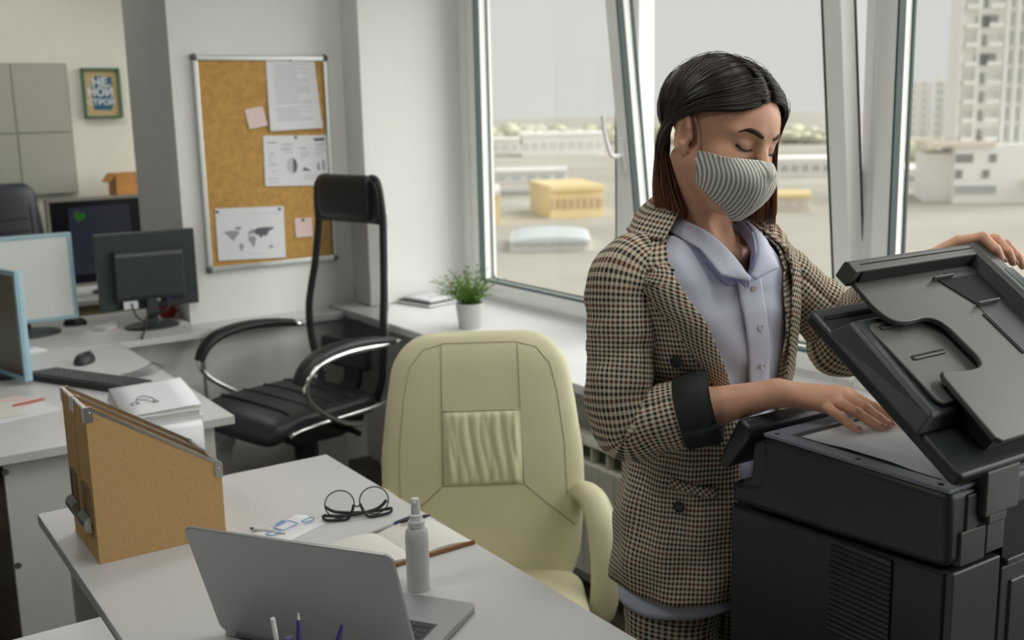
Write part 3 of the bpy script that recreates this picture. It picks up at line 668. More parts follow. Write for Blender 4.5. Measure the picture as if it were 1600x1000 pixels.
rows = [[(x, y, z) for x in (-.10, 0, .10)] for y, z in ((.05, .0045), (-.06, .0046), (-.148, .0046), (-.168, .0040), (-.178, -.006), (-.181, -.05), (-.183, -.098))]
MB().grid(rows).build('hanging_sheet', 'paper', t, smooth=True, solid=.0005)
c = at(38, 636, 'z', DZ)
t = thing('loose_papers', 'loose grey and pink papers at the left edge of the left desk', 'papers', (c.x-.03, c.y, DZ), .25)
MB().box(-.13, .09, -.13, .10, 0, .0012).build('sheet', 'paper', t); MB().box(-.02, .11, -.02, .12, .0012, .0022, Matrix.Rotation(.3, 4, 'Z')).build('sheet', 'pink_paper', t); MB().box(-.15, .02, -.10, .08, .0022, .003, Matrix.Rotation(-.25, 4, 'Z')).build('sheet', 'paper_warm', t)
c = at(47, 628, 'z', DZ+.006); mat('red_wood', (.42, .10, .07), .5)
pen('pencil', 'red pencil lying on the loose papers of the left desk', c-Vector((.05, .015, 0)), c+Vector((.05, .015, 0)), .0035, [(0, .9, 1, 1, 'red_wood', 'barrel'), (.9, 1, 1, .2, 'kraft', 'tip')], cat='pencil')
c = at(208, 583, 'z', DZ+.01)
t = thing('clear_sleeve', 'curled clear plastic sleeve on the left desk near the mouse', 'sleeve', (c.x+.035, c.y+.01, DZ), math.radians(12))
MB().grid([[(-.06+.12*i/10, -.05+.1*j/4, .002+.022*(i/10)**3) for i in range(11)] for j in range(5)]).build('sheet', 'sheet_clear', t, smooth=True, solid=.0006)
c = at(197, 513, 'z', DZ); t = thing('note_block', 'small block of pale pink notes beside the black monitor stand', 'note block', (c.x-.075, c.y+.03, DZ), .5)
for k in range(4): MB().box(-.036, .036, -.03, .03, k*.0042, k*.0042+.0038, Matrix.Rotation(.12*k, 4, 'Z')).build('sheaf', 'pink_paper' if k == 0 else 'paper', t)
MB().grid([[(-.036+.072*i/6, -.03+.06*j/3, .018+.018*(1-j/3)*(i/6)**2) for i in range(7)] for j in range(4)]).build('top_sheet', 'paper_warm', t, smooth=True, solid=.0006)
c = at(45, 555, 'z', DZ); t = thing('folded_paper', 'small folded white paper below the white screen monitor', 'paper', (c.x+.02, c.y+.06, DZ), .2)
MB().prism([(-.05, .0), (.05, 0), (.048, .004), (.0, .018), (-.048, .004)], -.03, .03, 'xz').build('sheet', 'paper', t)
c = at(115, 506, 'z', DZ); t = thing('computer_mouse', 'small dark mouse beside the base of the white screen monitor', 'mouse', (c.x, c.y-.03, DZ), 1.2)
MB().loft([[(.028*k*math.cos(a), .048*k*math.sin(a), z) for a in [2*PI*j/18 for j in range(18)]] for k, z in ((.93, 0), (1, .006), (.96, .014), (.7, .026), (.3, .031))]).build('body', 'black_plastic', t, smooth=50)
MB().box(-.001, .001, .01, .04, .02, .0285).build('button_gap', 'prn_hole', t)
c = at(260, 494, 'z', DZ); t = thing('mug', 'red mug behind the black monitor stand', 'mug', (c.x-.0, 4.68, DZ))
MB().lathe([(.0001, 0), (.028, 0), (.034, .010), (.041, .085), (.038, .085), (.031, .012), (.0001, .008)], 28).build('body', 'red', t, smooth=40)
MB().tube(spline([(.037, 0, .068), (.058, 0, .066), (.064, 0, .045), (.054, 0, .026), (.035, 0, .022)], 5), .005, 8).build('handle', 'red', t, smooth=True)
# waste bin under the left desk
c = at(370, 735, 'z', 0.0)
t = thing('waste_bin', 'light grey tapered waste bin in the shade beside the left desk', 'waste bin', (1.20, 4.10, 0))
MB().loft([[(sx*x, sy_*y, z) for sx, sy_ in ((-1, -1), (1, -1), (1, 1), (-1, 1))] for x, y, z in ((.085, .085, 0), (.125, .125, .36), (.118, .118, .36), (.080, .080, .008))], True).build('bin_body', 'bin', t, bevel=.006)
MB().loft([[(sx*x, sy_*y, z) for sx, sy_ in ((-1, -1), (1, -1), (1, 1), (-1, 1))] for x, y, z in ((.124, .124, .35), (.132, .132, .35), (.132, .132, .368), (.118, .118, .368), (.118, .118, .352))], True, (False, False)).build('rim', 'bin', t)

# ------------------------------------------------------------------ window sill: plant and notebooks, radiator below
c = at(735, 512, 'z', SILZ)
t = thing('potted_plant', 'small feathery green plant in a white pot on the window sill', 'plant', (c.x, c.y, SILZ))
MB().lathe([(.0001, 0), (.043, 0), (.046, .004), (.056, .098), (.058, .102), (.053, .102), (.050, .088), (.0001, .086)], 36).build('pot', 'pot', t, smooth=40)
MB().lathe([(.0001, .086), (.0505, .086), (.05, .09), (.0001, .094)], 20).build('soil', 'soil', t)
rnd = random.Random(11); m = MB(); st = MB()
for k in range(110):
    a = rnd.uniform(0, 2*PI); tilt = rnd.uniform(.05, 1.0)**.8; L = rnd.uniform(.085, .16)*(1.15-.25*tilt); r0 = rnd.uniform(0, .035)
    b = Vector((r0*math.cos(a), r0*math.sin(a), .09)); pts = []
    for j in range(6):
        u = j/5; th = tilt*(.5+.75*u); pts.append(b+Vector((math.cos(a)*math.sin(th), math.sin(a)*math.sin(th), math.cos(th)))*L*u)
    st.tube(pts, [.0011*(1-.6*j/5) for j in range(6)], 4)
    for j in range(1, 6):
        for s_ in (-1, 1, -.3, .4):
            d = (pts[j]-pts[j-1]).normalized(); sd = d.cross(Vector((0, 0, 1))); sd = (sd.normalized() if sd.length > .01 else Vector((1, 0, 0)))
            ll = rnd.uniform(.010, .022)*(1.1-.08*j); dr = (d*.8+sd*s_*rnd.uniform(.5, 1)+Vector((rnd.uniform(-.3, .3), rnd.uniform(-.3, .3), rnd.uniform(-.2, .4)))).normalized()
            w_ = dr.cross(Vector((rnd.uniform(-1, 1), rnd.uniform(-1, 1), 1))).normalized()*ll*.17; o = pts[j]
            m.add([o, o+dr*ll*.45+w_, o+dr*ll, o+dr*ll*.45-w_], [(0, 1, 2, 3)])
st.build('stems', 'leaf', t, smooth=True); tag(m.build('foliage', 'leaf', t, recalc=False), kind='stuff')
c = at(672, 482, 'z', SILZ)
t = thing('notebook', 'thick notebook with dark covers lying on the window sill', 'notebook', (c.x, c.y, SILZ), math.radians(14))
MB().box(0, .15, 0, .21, 0, .003).build('cover', 'black_fabric', t, bevel=.001); MB().box(.002, .147, .003, .207, .003, .016).build('page_block', 'paper', t); MB().box(0, .15, 0, .21, .016, .020).build('cover', 'black_fabric', t, bevel=.001)
t = thing('paper_pad', 'white paper pad lying on top of the sill notebook', 'pad', (c.x+.012, c.y+.02, SILZ+.0203), math.radians(10))
MB().box(0, .14, 0, .19, 0, .006).build('page_block', 'paper', t, bevel=.001); MB().grid([[(.14*i/5, .19*j/5, .0065+.012*(i/5)*(j/5)**2) for i in range(6)] for j in range(6)]).build('top_sheet', 'paper', t, smooth=True, solid=.0006)
t = thing('radiator', 'cream sectional radiator under the window sill', 'radiator', (2.075, 2.2, 0))
def rad_section():
    m = MB(); m.box(-.012, .012, -.037, .037, .09, .52); return m
sec = None; N_ = 20
for k in range(N_):
    y = (k-N_/2+.5)*.08
    if sec is None:
        prof = [(-.045, .10), (-.045, .50), (-.041, .545), (-.02, .575), (.02, .575), (.035, .545), (.035, .10)]
        sec = MB().prism(prof, -.0385, .0385, 'yz'); sec = MB()
        sec.prism([(-.045, .10), (-.045, .475), (-.042, .482), (.03, .482), (.03, .10)], -.0385, .0385, 'xz')     # front plate
        sec.prism([(-.045, .545), (-.038, .566), (-.015, .576), (.02, .576), (.032, .55), (.032, .536), (-.045, .536)], -.0385, .0385, 'xz')   # rounded top
        sec.box(-.010, .030, -.0385, .0385, .48, .54); sec.box(-.043, -.01, -.004, .004, .48, .54)
        sec = sec.build('section', 'rad', t, bevel=.003, seg=1); sec.location = (0, y, 0)
        gr = MB().box(-.0102, -.009, -.036, .036, .484, .536).build('air_gap', 'rad_dark', sec)
    else:
        c_ = copyobj(sec, t, (0, y, 0)); copyobj(gr, c_)
MB().tube([(-.03, -N_*.04-.03, .12), (-.03, N_*.04+.02, .12)], .012, 10).build('pipe', 'rad', t, smooth=True)
for yy in (-.6, 0, .6): MB().box(.0, .06, yy-.01, yy+.01, .2, .23).build('bracket', 'rad', t)
for yy in (-.7, .7): MB().box(-.02, .02, yy-.012, yy+.012, 0, .12).build('foot', 'rad', t)
# ------------------------------------------------------------------ chairs
m = bpy.data.materials.new('mesh_fabric'); m.use_nodes = True; N = m.node_tree.nodes; L = m.node_tree.links
b = N['Principled BSDF']; b.inputs['Base Color'].default_value = (.015, .018, .018, 1); b.inputs['Roughness'].default_value = .7
tr = N.new('ShaderNodeBsdfTransparent'); mx = N.new('ShaderNodeMixShader'); mx.inputs[0].default_value = .60
L.new(tr.outputs[0], mx.inputs[1]); L.new(b.outputs[0], mx.inputs[2]); L.new(mx.outputs[0], N['Material Output'].inputs[0]); MATS['mesh_fabric'] = m
def star_base(t, mleg, mcol, r=.30, ang=0, hub=.09, col=.40):
    MB().lathe([(.0001, hub-.01), (.045, hub-.01), (.05, hub+.01), (.045, hub+.05), (.030, hub+.065), (.030, .25), (.022, .25), (.022, col), (.0001, col)], 20).build('gas_column', mcol, t, smooth=40)
    for k in range(5):
        a = ang+2*PI*k/5; R = Matrix.Rotation(a, 4, 'Z')
        MB().loft([[(x, -w, z-h), (x, w, z-h), (x, w*.7, z+h*.6), (x, -w*.7, z+h*.6)] for x, w, z, h in ((.03, .028, hub+.02, .03), (r*.6, .022, hub+.008, .02), (r, .016, hub-.006, .013))], M=R).build('base_leg', mleg, t, bevel=.004)
        c = MB()
        for s_ in (-.014, .014): c.lathe([(.0001, -.009), (.024, -.009), (.0255, 0), (.024, .009), (.0001, .009)], 16, M=R @ Matrix.Translation((r-.006, s_, .0256)) @ Matrix.Rotation(PI/2, 4, 'X'))
        c.box(r-.018, r+.006, -.006, .006, .02, .07, R); c.build('caster', 'black_plastic', t, smooth=40)
def pillow(w, t_, z0, z1, y=lambda z: 0, rt=.08, rb=.05, n=2.8, rows=30, cols=48, cx=0):
    """upright cushion: rings along z, half width w(z), half thickness t_; rounded ends"""
    def half(z):
        k = 1.0
        if z > z1-rt: k = math.sqrt(max(.0004, 1-((z-(z1-rt))/rt)**2)); return max(.004, w(z)-rt+rt*k), max(.004, t_(z)*(.35+.65*k) if k > .03 else .004)
        if z < z0+rb: k = math.sqrt(max(.0004, 1-(((z0+rb)-z)/rb)**2)); return max(.004, w(z)-rb+rb*k), max(.004, t_(z)*(.35+.65*k) if k > .03 else .004)
        return w(z), t_(z)
    zs = [z0+(z1-z0)*(.5-.5*math.cos(PI*i/(rows-1))) for i in range(rows)]
    sg = lambda c: (1 if c >= 0 else -1)
    rings = []
    for z in zs:
        a, b = half(z); rings.append([(cx+a*sg(math.cos(q))*abs(math.cos(q))**(2/n), y(z)+b*sg(math.sin(q))*abs(math.sin(q))**(2/n), z) for q in [2*PI*j/cols for j in range(cols)]])
    front = lambda x, z: y(z)-half(z)[1]*max(0, 1-min(1, abs((x-cx)/half(z)[0]))**n)**(1/n)
    return MB().loft(rings), front
# --- cream leather chair
CC = Vector((1.430, 2.318, 0))
t = thing('office_chair', 'cream leather office chair behind the foreground desk', 'chair', CC, math.radians(-31))
zb, zt = .33, 1.032
wf = lambda z: lerp(z, [.33, .46, .62, .72, .86, .98, 1.04], [.21, .25, .264, .262, .244, .224, .216])
yf = lambda z: lerp(z, [.40, .55, .70, .85, 1.06], [-.03, -.02, -.012, .012, .06])
mb, front = pillow(wf, lambda z: .045, zb, zt, yf, .10, .08, 3.2, 40, 64)
bk = mb.build('backrest', 'cream', t, smooth=60)
def seam(pts, nm='seam', r=.0022, n=10):
    P = []
    for (x0, z0), (x1, z1) in zip(pts[:-1], pts[1:]): P += [(x0+(x1-x0)*k/n, z0+(z1-z0)*k/n) for k in range(n)]
    P.append(pts[-1]); MB().tube([(x, front(x, z)-.0002, z) for x, z in P], r, 6).build(nm, 'cream_seam', bk, smooth=True)
seam([(-.098, 1.012), (-.100, .845), (-.104, .655)]); seam([(.098, 1.012), (.100, .845), (.104, .655)])
seam([(-.10, .845), (.10, .845)]); seam([(-.104, .655), (.104, .655)]); seam([(.104, .655), (.235, .535)]); seam([(-.104, .655), (-.235, .535)])
seam([(-.215, .62), (-.212, .75), (-.197, .88), (-.180, .955), (-.145, .998), (-.09, 1.012), (.09, 1.012), (.145, .998), (.180, .955), (.197, .88), (.212, .75), (.215, .62)], 'piping', .0016)
G = []; nx, nz = 70, 26
rr = random.Random(5); ph = [rr.uniform(0, 6) for _ in range(6)]
for j in range(nz+1):
    v = j/nz; row = []
    for i in range(nx+1):
        u = i/nx; x = -.101+.202*u; z = .657+.186*v
        e = math.sin(PI*v)**.35; env = min(1, u/.08, (1-u)/.08)
        fold = abs(math.sin(u*15+.9*math.sin(v*3+ph[0])+ph[1]))**.7*.6+abs(math.sin(u*24+1.3*math.sin(v*4+ph[2])))**1.2*.5
        tuck = 1+.55*abs(2*v-1)**3
        row.append((x, front(x, z)-.0015-.010*env*fold*e*tuck*.75-.004*e*env, z))
    G.append(row)
MB().grid(G).build('ruched_panel', 'cream', bk, smooth=True)
ms, _ = pillow(lambda z: .25, lambda z: .05, -.245, .235, lambda z: 0, .09, .05, 3.2, 24, 40)
ms2 = MB(); ms2.add([(x, z-.24, y+.375) for x, y, z in ms.v], ms.f); ms2.build('seat', 'cream', t, smooth=60)
for s_ in (-1, 1):
    pth = spline([(s_*.222, -.015, .600), (s_*.255, -.04, .618), (s_*.280, -.085, .608), (s_*.294, -.13, .565), (s_*.300, -.16, .49), (s_*.298, -.17, .41), (s_*.285, -.17, .345), (s_*.25, -.17, .315), (s_*.18, -.17, .310)], 6)
    n = len(pth); MB().tube(pth, [.022+.013*math.sin(PI*min(1, max(0, (k/n)*1.1)))**.6 for k in range(n)], 16, flat=1.12, up=(s_, 0, .1)).build('armrest', 'cream', t, smooth=True)
MB().box(-.12, .12, -.36, -.08, .27, .33).build('mechanism', 'black_plastic', t, bevel=.01)
MB().prism([(-.1, .30), (.035, .30), (.055, .36), (.065, .60), (.045, .60), (.025, .38), (-.1, .34)], -.035, .035, 'yz').build('back_bracket', 'black_plastic', t)
c0 = thing('x', '', '', (0, 0, 0)); bpy.data.objects.remove(c0)
hold = bpy.data.objects.new('swivel_base', None); COL.objects.link(hold); hold.parent = t; hold.location = (0, -.22, 0)
star_base(hold, 'cream', 'chrome', .31, .45, col=.30)
# --- black mesh chair
def mesh_chair(label, loc, rz, group=None):
    t = thing('office_chair', label, 'chair', loc, rz, group)
    yb = lambda z: lerp(z, [.46, .55, .65, .80, 1.0, 1.15, 1.34], [.235, .245, .235, .235, .268, .285, .285])
    wb = lambda z: lerp(z, [.46, .55, .70, .85, 1.0, 1.15, 1.30, 1.345], [.17, .20, .235, .235, .215, .202, .196, .17])
    zs = [.47+(1.33-.47)*i/30 for i in range(31)]
    back = MB().grid([[(wb(z)*q*.96, yb(z)+.028*(q*q)*-1+.02, z) for q in [-1+k/6 for k in range(13)]] for z in zs]).build('mesh_back', 'mesh_fabric', t, smooth=True)
    for s_ in (-1, 1):
        MB().tube(spline([(s_*wb(z), yb(z)-.008, z) for z in zs[::3]]+[(s_*.13, yb(1.34), 1.342)], 4), .0135, 10, flat=1.3).build('back_rail', 'black_plastic', t, smooth=True)
        MB().tube(spline([(s_*(wb(z)+.008), yb(z)+.006, z) for z in [.62+.6*k/10 for k in range(11)]], 4), .0045, 8).build('rail_trim', 'chrome', t, smooth=True)
    hw = lambda z: lerp(z, [1.17, 1.20, 1.29, 1.325, 1.345, 1.352], [.200, .202, .200, .188, .155, .10])
    rings = [[(hw(z)*math.copysign(abs(math.cos(q))**.55, math.cos(q)), yb(1.26)-.006-.018*abs(math.cos(q))**2+.016*k*math.copysign(abs(math.sin(q))**.6, math.sin(q)), z) for q in [2*PI*j/32 for j in range(32)]] for z, k in ((1.168, .4), (1.178, .9), (1.21, 1), (1.26, 1), (1.30, 1), (1.325, 1), (1.342, .9), (1.352, .4))]
    hr = MB().loft(rings).build('headrest', 'black_leather', t, smooth=60)
    rings = [[(x, yb(1.26)-.022+.027*k*math.cos(q), 1.266+(.092 if math.sin(q) > 0 else .086)*k*math.copysign(abs(math.sin(q))**.6, math.sin(q))) for q in [2*PI*j/24 for j in range(24)]] for x, k in ((-.150, .86), (-.144, .97), (-.13, 1), (.13, 1), (.144, .97), (.150, .86))]
    MB().loft(rings).build('head_cushion', 'black_leather', hr, smooth=60)
    sm, _ = pillow(lambda z: .262, lambda z: .048, -.28, .25, lambda z: 0, .07, .05, 4, 22, 40)
    s2 = MB(); s2.add([(x, z-.06, y*(1.0)+.482-.5*max(0, -z-.12)**2*3) for x, y, z in sm.v], sm.f); s2.build('seat', 'black_leather', t, smooth=60)
    for k in range(4):
        y = -.23+k*.10; MB().tube([(x, y, .530-.006*(abs(x)/.22)**3) for x in [-.215+.043*q for q in range(11)]], .006, 8).build('seat_rib', 'black_leather', t, smooth=True)
    MB().box(-.14, .14, .20, .245, .58, .70).build('lumbar_support', 'black_plastic', t, bevel=.015)
    for s_ in (-1, 1):
        pad = spline([(s_*.315, .20, .735), (s_*.318, .08, .752), (s_*.320, -.05, .755), (s_*.320, -.16, .738), (s_*.320, -.225, .698), (s_*.318, -.255, .65)], 5); n = len(pad)
        ar = MB().tube(pad, [.026+.012*math.sin(PI*k/n) for k in range(n)], 12, flat=.55).build('armrest', 'black_leather', t, smooth=True)
        lp = spline([(s_*.31, .24, .722), (s_*.342, .08, .732), (s_*.347, -.06, .734), (s_*.347, -.18, .710), (s_*.345, -.235, .655), (s_*.338, -.225, .592), (s_*.318, -.15, .525), (s_*.30, -.04, .458), (s_*.285, .06, .432)], 6)
        MB().tube(lp, .0115, 10).build('armrest_loop', 'chrome', ar, smooth=True)
        MB().tube(spline([(s_*.262, -.26, .445), (s_*.268, -.22, .462), (s_*.270, -.08, .470), (s_*.270, .12, .475), (s_*.262, .25, .49), (s_*.22, .29, .52)], 5), .0085, 8).build('side_rail', 'chrome', t, smooth=True)
    MB().prism([(-.20, .40), (-.12, .345), (.10, .335), (.22, .375), (.22, .44), (-.20, .445)], -.11, .11, 'yz').build('mechanism', 'black_plastic', t, bevel=.015); MB().lathe([(.0001, .20), (.042, .20), (.048, .215), (.048, .34), (.0001, .34)], 20).build('column_cover', 'black_plastic', t, smooth=40)
    MB().tube([(-.10, -.02, .41), (-.24, -.04, .40), (-.27, -.04, .39)], .008, 8).build('lever', 'black_plastic', t); MB().tube([(.10, .05, .40), (.22, .07, .385), (.25, .07, .38)], .012, 8).build('lever', 'black_plastic', t)
    MB().prism([(.10, .38), (.26, .50), (.275, .62), (.255, .62), (.24, .52), (.08, .43)], -.05, .05, 'yz').build('back_bracket', 'black_plastic', t, bevel=.006)
    star_base(t, 'black_plastic', 'black_plastic', .30, .3)
    return t
mesh_chair('black mesh office chair with chrome arm loops beside the window pier', (1.605, 3.935, 0), math.radians(-76))
def plain_chair(label, loc, rz, zt=1.24):
    t = thing('office_chair', label, 'chair', loc, rz)
    mb, fr = pillow(lambda z: lerp(z, [.5, .9, 1.3], [.20, .225, .19]), lambda z: .05, .52, zt, lambda z: .25+.06*(z-.5), .08, .05, 3, 26, 36)
    bk = mb.build('backrest', 'leather_navy', t, smooth=60)
    for z in (.76, .83, .90, .97, 1.04):
        MB().tube([(x, fr(x, z)-.001, z) for x in [-.12+.024*k for k in range(11)]], .007, 8).build('pad_rib', 'leather_navy', bk, smooth=True)
    for s_ in (-1, 1): MB().tube([(s_*.145, fr(s_*.145, z), z) for z in [.62+.055*k for k in range(10)]], .006, 8).build('piping', 'leather_navy', bk, smooth=True)
    sm, _ = pillow(lambda z: .24, lambda z: .045, -.25, .24, lambda z: 0, .07, .05, 3.5, 20, 36)
    s2 = MB(); s2.add([(x, z, y+.475) for x, y, z in sm.v], sm.f); s2.build('seat', 'leather_navy', t, smooth=60)
    MB().prism([(-.05, .38), (.28, .38), (.33, .45), (.34, .62), (.31, .62), (.30, .48), (.26, .42), (-.05, .43)], -.03, .03, 'yz').build('back_bracket', 'black_plastic', t)
    star_base(t, 'black_plastic', 'black_plastic', .29, .2)
    for s_ in (-1, 1): MB().tube(spline([(s_*.24, .10, .42), (s_*.29, .10, .5), (s_*.295, .10, .64), (s_*.29, -.02, .66), (s_*.285, -.14, .655)], 5), .018, 8).build('armrest', 'black_plastic', t, smooth=True)
    return t
plain_chair('dark blue black padded chair in the far room at the left edge', (1.10, 6.58, 0), math.radians(14))

# ------------------------------------------------------------------ office printer
PX, PZ, PY0, PY1 = 1.252, 1.083, .838, 1.176
PXR = 1.665
t = thing('office_printer', 'black multifunction office printer with its scanner lid raised', 'printer', (PX, PY0, 0)); T = Matrix.Translation((-PX, -PY0, 0))
def pb(nm, mb, m, bevel=.004, smooth=None, parent=None, seg=3): return mb.build(nm, m, parent or t, bevel=bevel, smooth=smooth, seg=seg)
# lower cabinet body, slightly inset, reaching further to the front; scanner housing above
lz = lambda y: lerp(y, [.838, 1.03, 1.25], [.966, .953, .943])
pb('lower_body', MB().prism([(.845, .0), (1.25, .0), (1.25, .940), (1.03, .950), (.845, .963)], PX+.006, PXR-.006, 'yz', T), 'prn_low', .006)
up = MB().prism([(.838, .970), (1.03, .957), (1.245, .947), (1.245, .985), (1.20, .99), (1.178, 1.0), (1.178, PZ-.004), (.838, PZ-.004)], PX, PXR, 'yz', T); pb('scanner_housing', up, 'prn', .012, 35)
# rim frame round the glass (rounded outer corners) and the glass itself
rim = MB(); n = 6
outer = [(PX+.004, PY0+.004), (PXR-.004, PY0+.004), (PXR-.004, PY1), (PX+.004, PY1)]
for (a, b, c, d) in ((PX+.001, PX+.028, PY0+.002, PY1), (PXR-.05, PXR-.001, PY0+.002, PY1), (PX+.028, PXR-.05, PY0+.002, PY0+.036), (PX+.028, PXR-.05, PY1-.032, PY1)): rim.box(a, b, c, d, PZ-.006, PZ, T)
pb('glass_rim', rim, 'prn_rim', .0015)
pb('glass_plate', MB().box(PX+.028, PXR-.05, PY0+.036, PY1-.032, PZ-.006, PZ-.0015, T), 'prn_glass', 0)
for (x, y) in ((PX+.013, 1.158), (PX+.013, 1.0), (PX+.0135, .862), (PX+.03, .852)):
    pb('rim_screw_hole', MB().lathe([(.0001, PZ-.001), (.0042, PZ-.001), (.0042, PZ+.0006), (.0001, PZ+.0006)], 14, (x-PX, y-PY0, 0)), 'prn_hole', 0)
# louvred vent on the side: frame recess and slats
vy0, vy1, vz0, vz1 = .927, 1.037, .80, .952
pb('vent_recess', MB().box(PX+.003, PX+.0065, vy0, vy1, vz0, vz1, T), 'prn_hole', 0)
sl = None
for k in range(17):
    z = vz0+.004+k*.0088
    if sl is None: sl = MB().prism([(PX-.0005, 0), (PX+.004, .0045), (PX+.0055, .0045), (PX+.001, 0)], vy0, vy1, 'xz', T); sl = pb('vent_slat', sl, 'prn_low', 0); sl.location = (0, 0, z)
    else: copyobj(sl, t, (0, 0, z))
# control panel: a thick tilted slab on an arm at the front
cp = MB().prism([(1.195, 1.088), (1.212, 1.099), (1.222, 1.096), (1.262, 1.020), (1.258, 1.008), (1.244, 1.008), (1.232, 1.02), (1.195, 1.072)], PX-.012, PX+.215, 'yz', T); pb('control_panel', cp, 'prn', .006, 40)
pb('panel_screen', MB().prism([(1.2245, 1.090), (1.2565, 1.030), (1.2580, 1.031), (1.226, 1.091)], PX+.03, PX+.17, 'yz', T), 'prn_glass', .0005)
pb('panel_arm', MB().prism([(1.17, .95), (1.235, .95), (1.225, .985), (1.205, 1.0), (1.20, 1.06), (1.17, 1.07)], PX+.004, PX+.19, 'yz', T), 'prn', .005)
# rear: hinge blocks, stepped covers, output bay
yb_ = PY0
for hx in (PX+.062, PXR-.16):
    hg = MB().box(hx, hx+.078, yb_-.014, yb_+.03, 1.034, 1.100, T).box(hx+.012, hx+.055, yb_-.012, yb_+.02, 1.020, 1.036, T); pb('hinge_block', hg, 'prn_mid', .003)
pb('corner_column', MB().box(PX+.036, PX+.062, yb_-.003, yb_+.02, .985, 1.07, T), 'prn', .003)
pb('rear_cover', MB().box(PX+.025, PX+.082, yb_-.004, yb_+.03, .968, 1.018, T), 'prn_mid', .002); pb('rear_cover', MB().box(PX+.086, PX+.128, yb_-.003, yb_+.03, .972, 1.030, T), 'prn_mid', .002)
pb('rear_panel', MB().box(PX+.012, PX+.122, yb_-.004, yb_+.03, .02, .962, T), 'prn_mid', .003)
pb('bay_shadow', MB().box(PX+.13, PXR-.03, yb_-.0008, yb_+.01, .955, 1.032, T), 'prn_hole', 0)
pb('bay_lip', MB().box(PX+.13, PXR-.03, yb_-.010, yb_+.01, .945, .955, T), 'prn_mid', .002)
pb('rear_door', MB().box(PX+.126, PXR-.02, yb_-.004, yb_+.03, .62, .942, T), 'prn_mid', .003)
pb('rear_door_panel', MB().box(PX+.146, PXR-.04, yb_-.008, yb_+.01, .80, .918, T), 'prn_mid', .003)
pb('rear_drawer', MB().box(PX+.126, PXR-.02, yb_-.006, yb_+.01, .63, .790, T), 'prn_mid', .003)
pb('rear_grip', MB().lathe([(.0001, 0), (.045, 0), (.05, .003), (.0001, .003)], 24, M=Matrix.Translation((.26, -.009, .85)) @ Matrix.Rotation(PI/2, 4, 'X')), 'prn_tray', 0, 40)
# ---- raised lid: local X across, Y from the hinge to the free edge, Z out of the lid top
LAN = math.radians(35.6)
lid = bpy.data.objects.new('scanner_lid', None); COL.objects.link(lid); lid.parent = t; lid.location = (0, .839-PY0+.006, 1.098); lid.rotation_euler = (LAN, 0, 0)
def lb(nm, mb, m, bevel=.003, smooth=None, seg=3): return mb.build(nm, m, lid, bevel=bevel, smooth=smooth, seg=seg)
X = lambda x: x-PX
lb('lid_plate', MB().prism(rrect(.404, .326, .012, 5, X(1.449), .148), 0, .022), 'prn', .006, 35)
lb('lid_pad', MB().box(X(1.265), X(1.64), .01, .30, -.006, 0), 'white_plastic', .002)
lb('plate_recess', MB().box(X(1.262), X(1.37), .285, .292, .0215, .0232), 'prn_hole', 0)
# lower (output) tray: sloping block with a raised rim
lb('output_tray', MB().loft([[(X(1.235), .06, .022), (X(1.60), .06, .022), (X(1.60), .262, .022), (X(1.235), .262, .022)], [(X(1.262), .072, .046), (X(1.60), .072, .046), (X(1.60), .252, .052), (X(1.262), .252, .052)]]), 'prn', .005)
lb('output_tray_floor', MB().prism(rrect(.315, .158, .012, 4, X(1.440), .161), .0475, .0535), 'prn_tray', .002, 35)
for (x, y, l) in ((1.325, .228, .05), (1.345, .165, .075), (1.345, .103, .06)):
    lb('tray_slot', MB().prism(rrect(l, .009, .003, 3, X(x), y), .0530, .0545), 'prn_hole', 0); lb('tray_slot_rim', MB().prism(rrect(l*.94, .0035, .0015, 3, X(x)+.001, y-.0015), .0540, .0552), 'prn_tray', 0)
# input tray: plate with the curved hand notch, a rim along the free edge
pts = [(1.312, .330), (1.306, .262)]
pts += [tuple(v.xy) for v in spline([(1.306, .262, 0), (1.309, .238, 0), (1.322, .224, 0), (1.350, .219, 0), (1.385, .220, 0), (1.404, .210, 0), (1.412, .190, 0), (1.413, .150, 0), (1.412, .130, 0), (1.398, .117, 0), (1.365, .116, 0), (1.335, .122, 0), (1.318, .124, 0)], 4)][1:]
pts += [(1.312, .115), (1.300, .004), (1.308, -.004), (1.60, -.004), (1.60, .330)]
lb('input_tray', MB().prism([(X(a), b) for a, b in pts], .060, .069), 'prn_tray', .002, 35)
lb('tray_skirt', MB().prism([(X(a), b) for a, b in ((1.33, .012), (1.60, .012), (1.60, .105), (1.40, .105), (1.33, .10))], .022, .0605), 'prn', .002)
lb('tray_skirt', MB().prism([(X(a), b) for a, b in ((1.43, .105), (1.60, .105), (1.60, .325), (1.34, .325), (1.34, .25), (1.43, .235))], .0536, .0605), 'prn', .002)
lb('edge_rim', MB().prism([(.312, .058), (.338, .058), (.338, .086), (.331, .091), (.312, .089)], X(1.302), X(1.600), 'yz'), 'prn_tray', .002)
lb('rim_joint', MB().box(X(1.322), X(1.60), .3235, .3245, .0895, .0912), 'prn_hole', 0)
lb('rear_trench', MB().prism([(.306, .066), (.312, .066), (.312, .0875), (.3105, .0875)], X(1.318), X(1.60), 'yz'), 'prn_hole', .001)
lb('feed_slot', MB().box(X(1.515), X(1.600), .01, .300, .0685, .0698), 'prn', 0)
lb('feed_roller_bay', MB().prism([(X(a), b) for a, b in ((1.485, .285), (1.60, .285), (1.60, .228), (1.515, .228), (1.497, .262))], .0692, .0708), 'prn_hole', 0)
for (a, b, c) in ((1.47, .286, 0), (1.51, .222, 1)):
    lb('paper_guide', MB().box(X(a), X(a+.05 if not c else a+.055), b-.001, b+.002, .070, .079), 'prn_tray', .001)
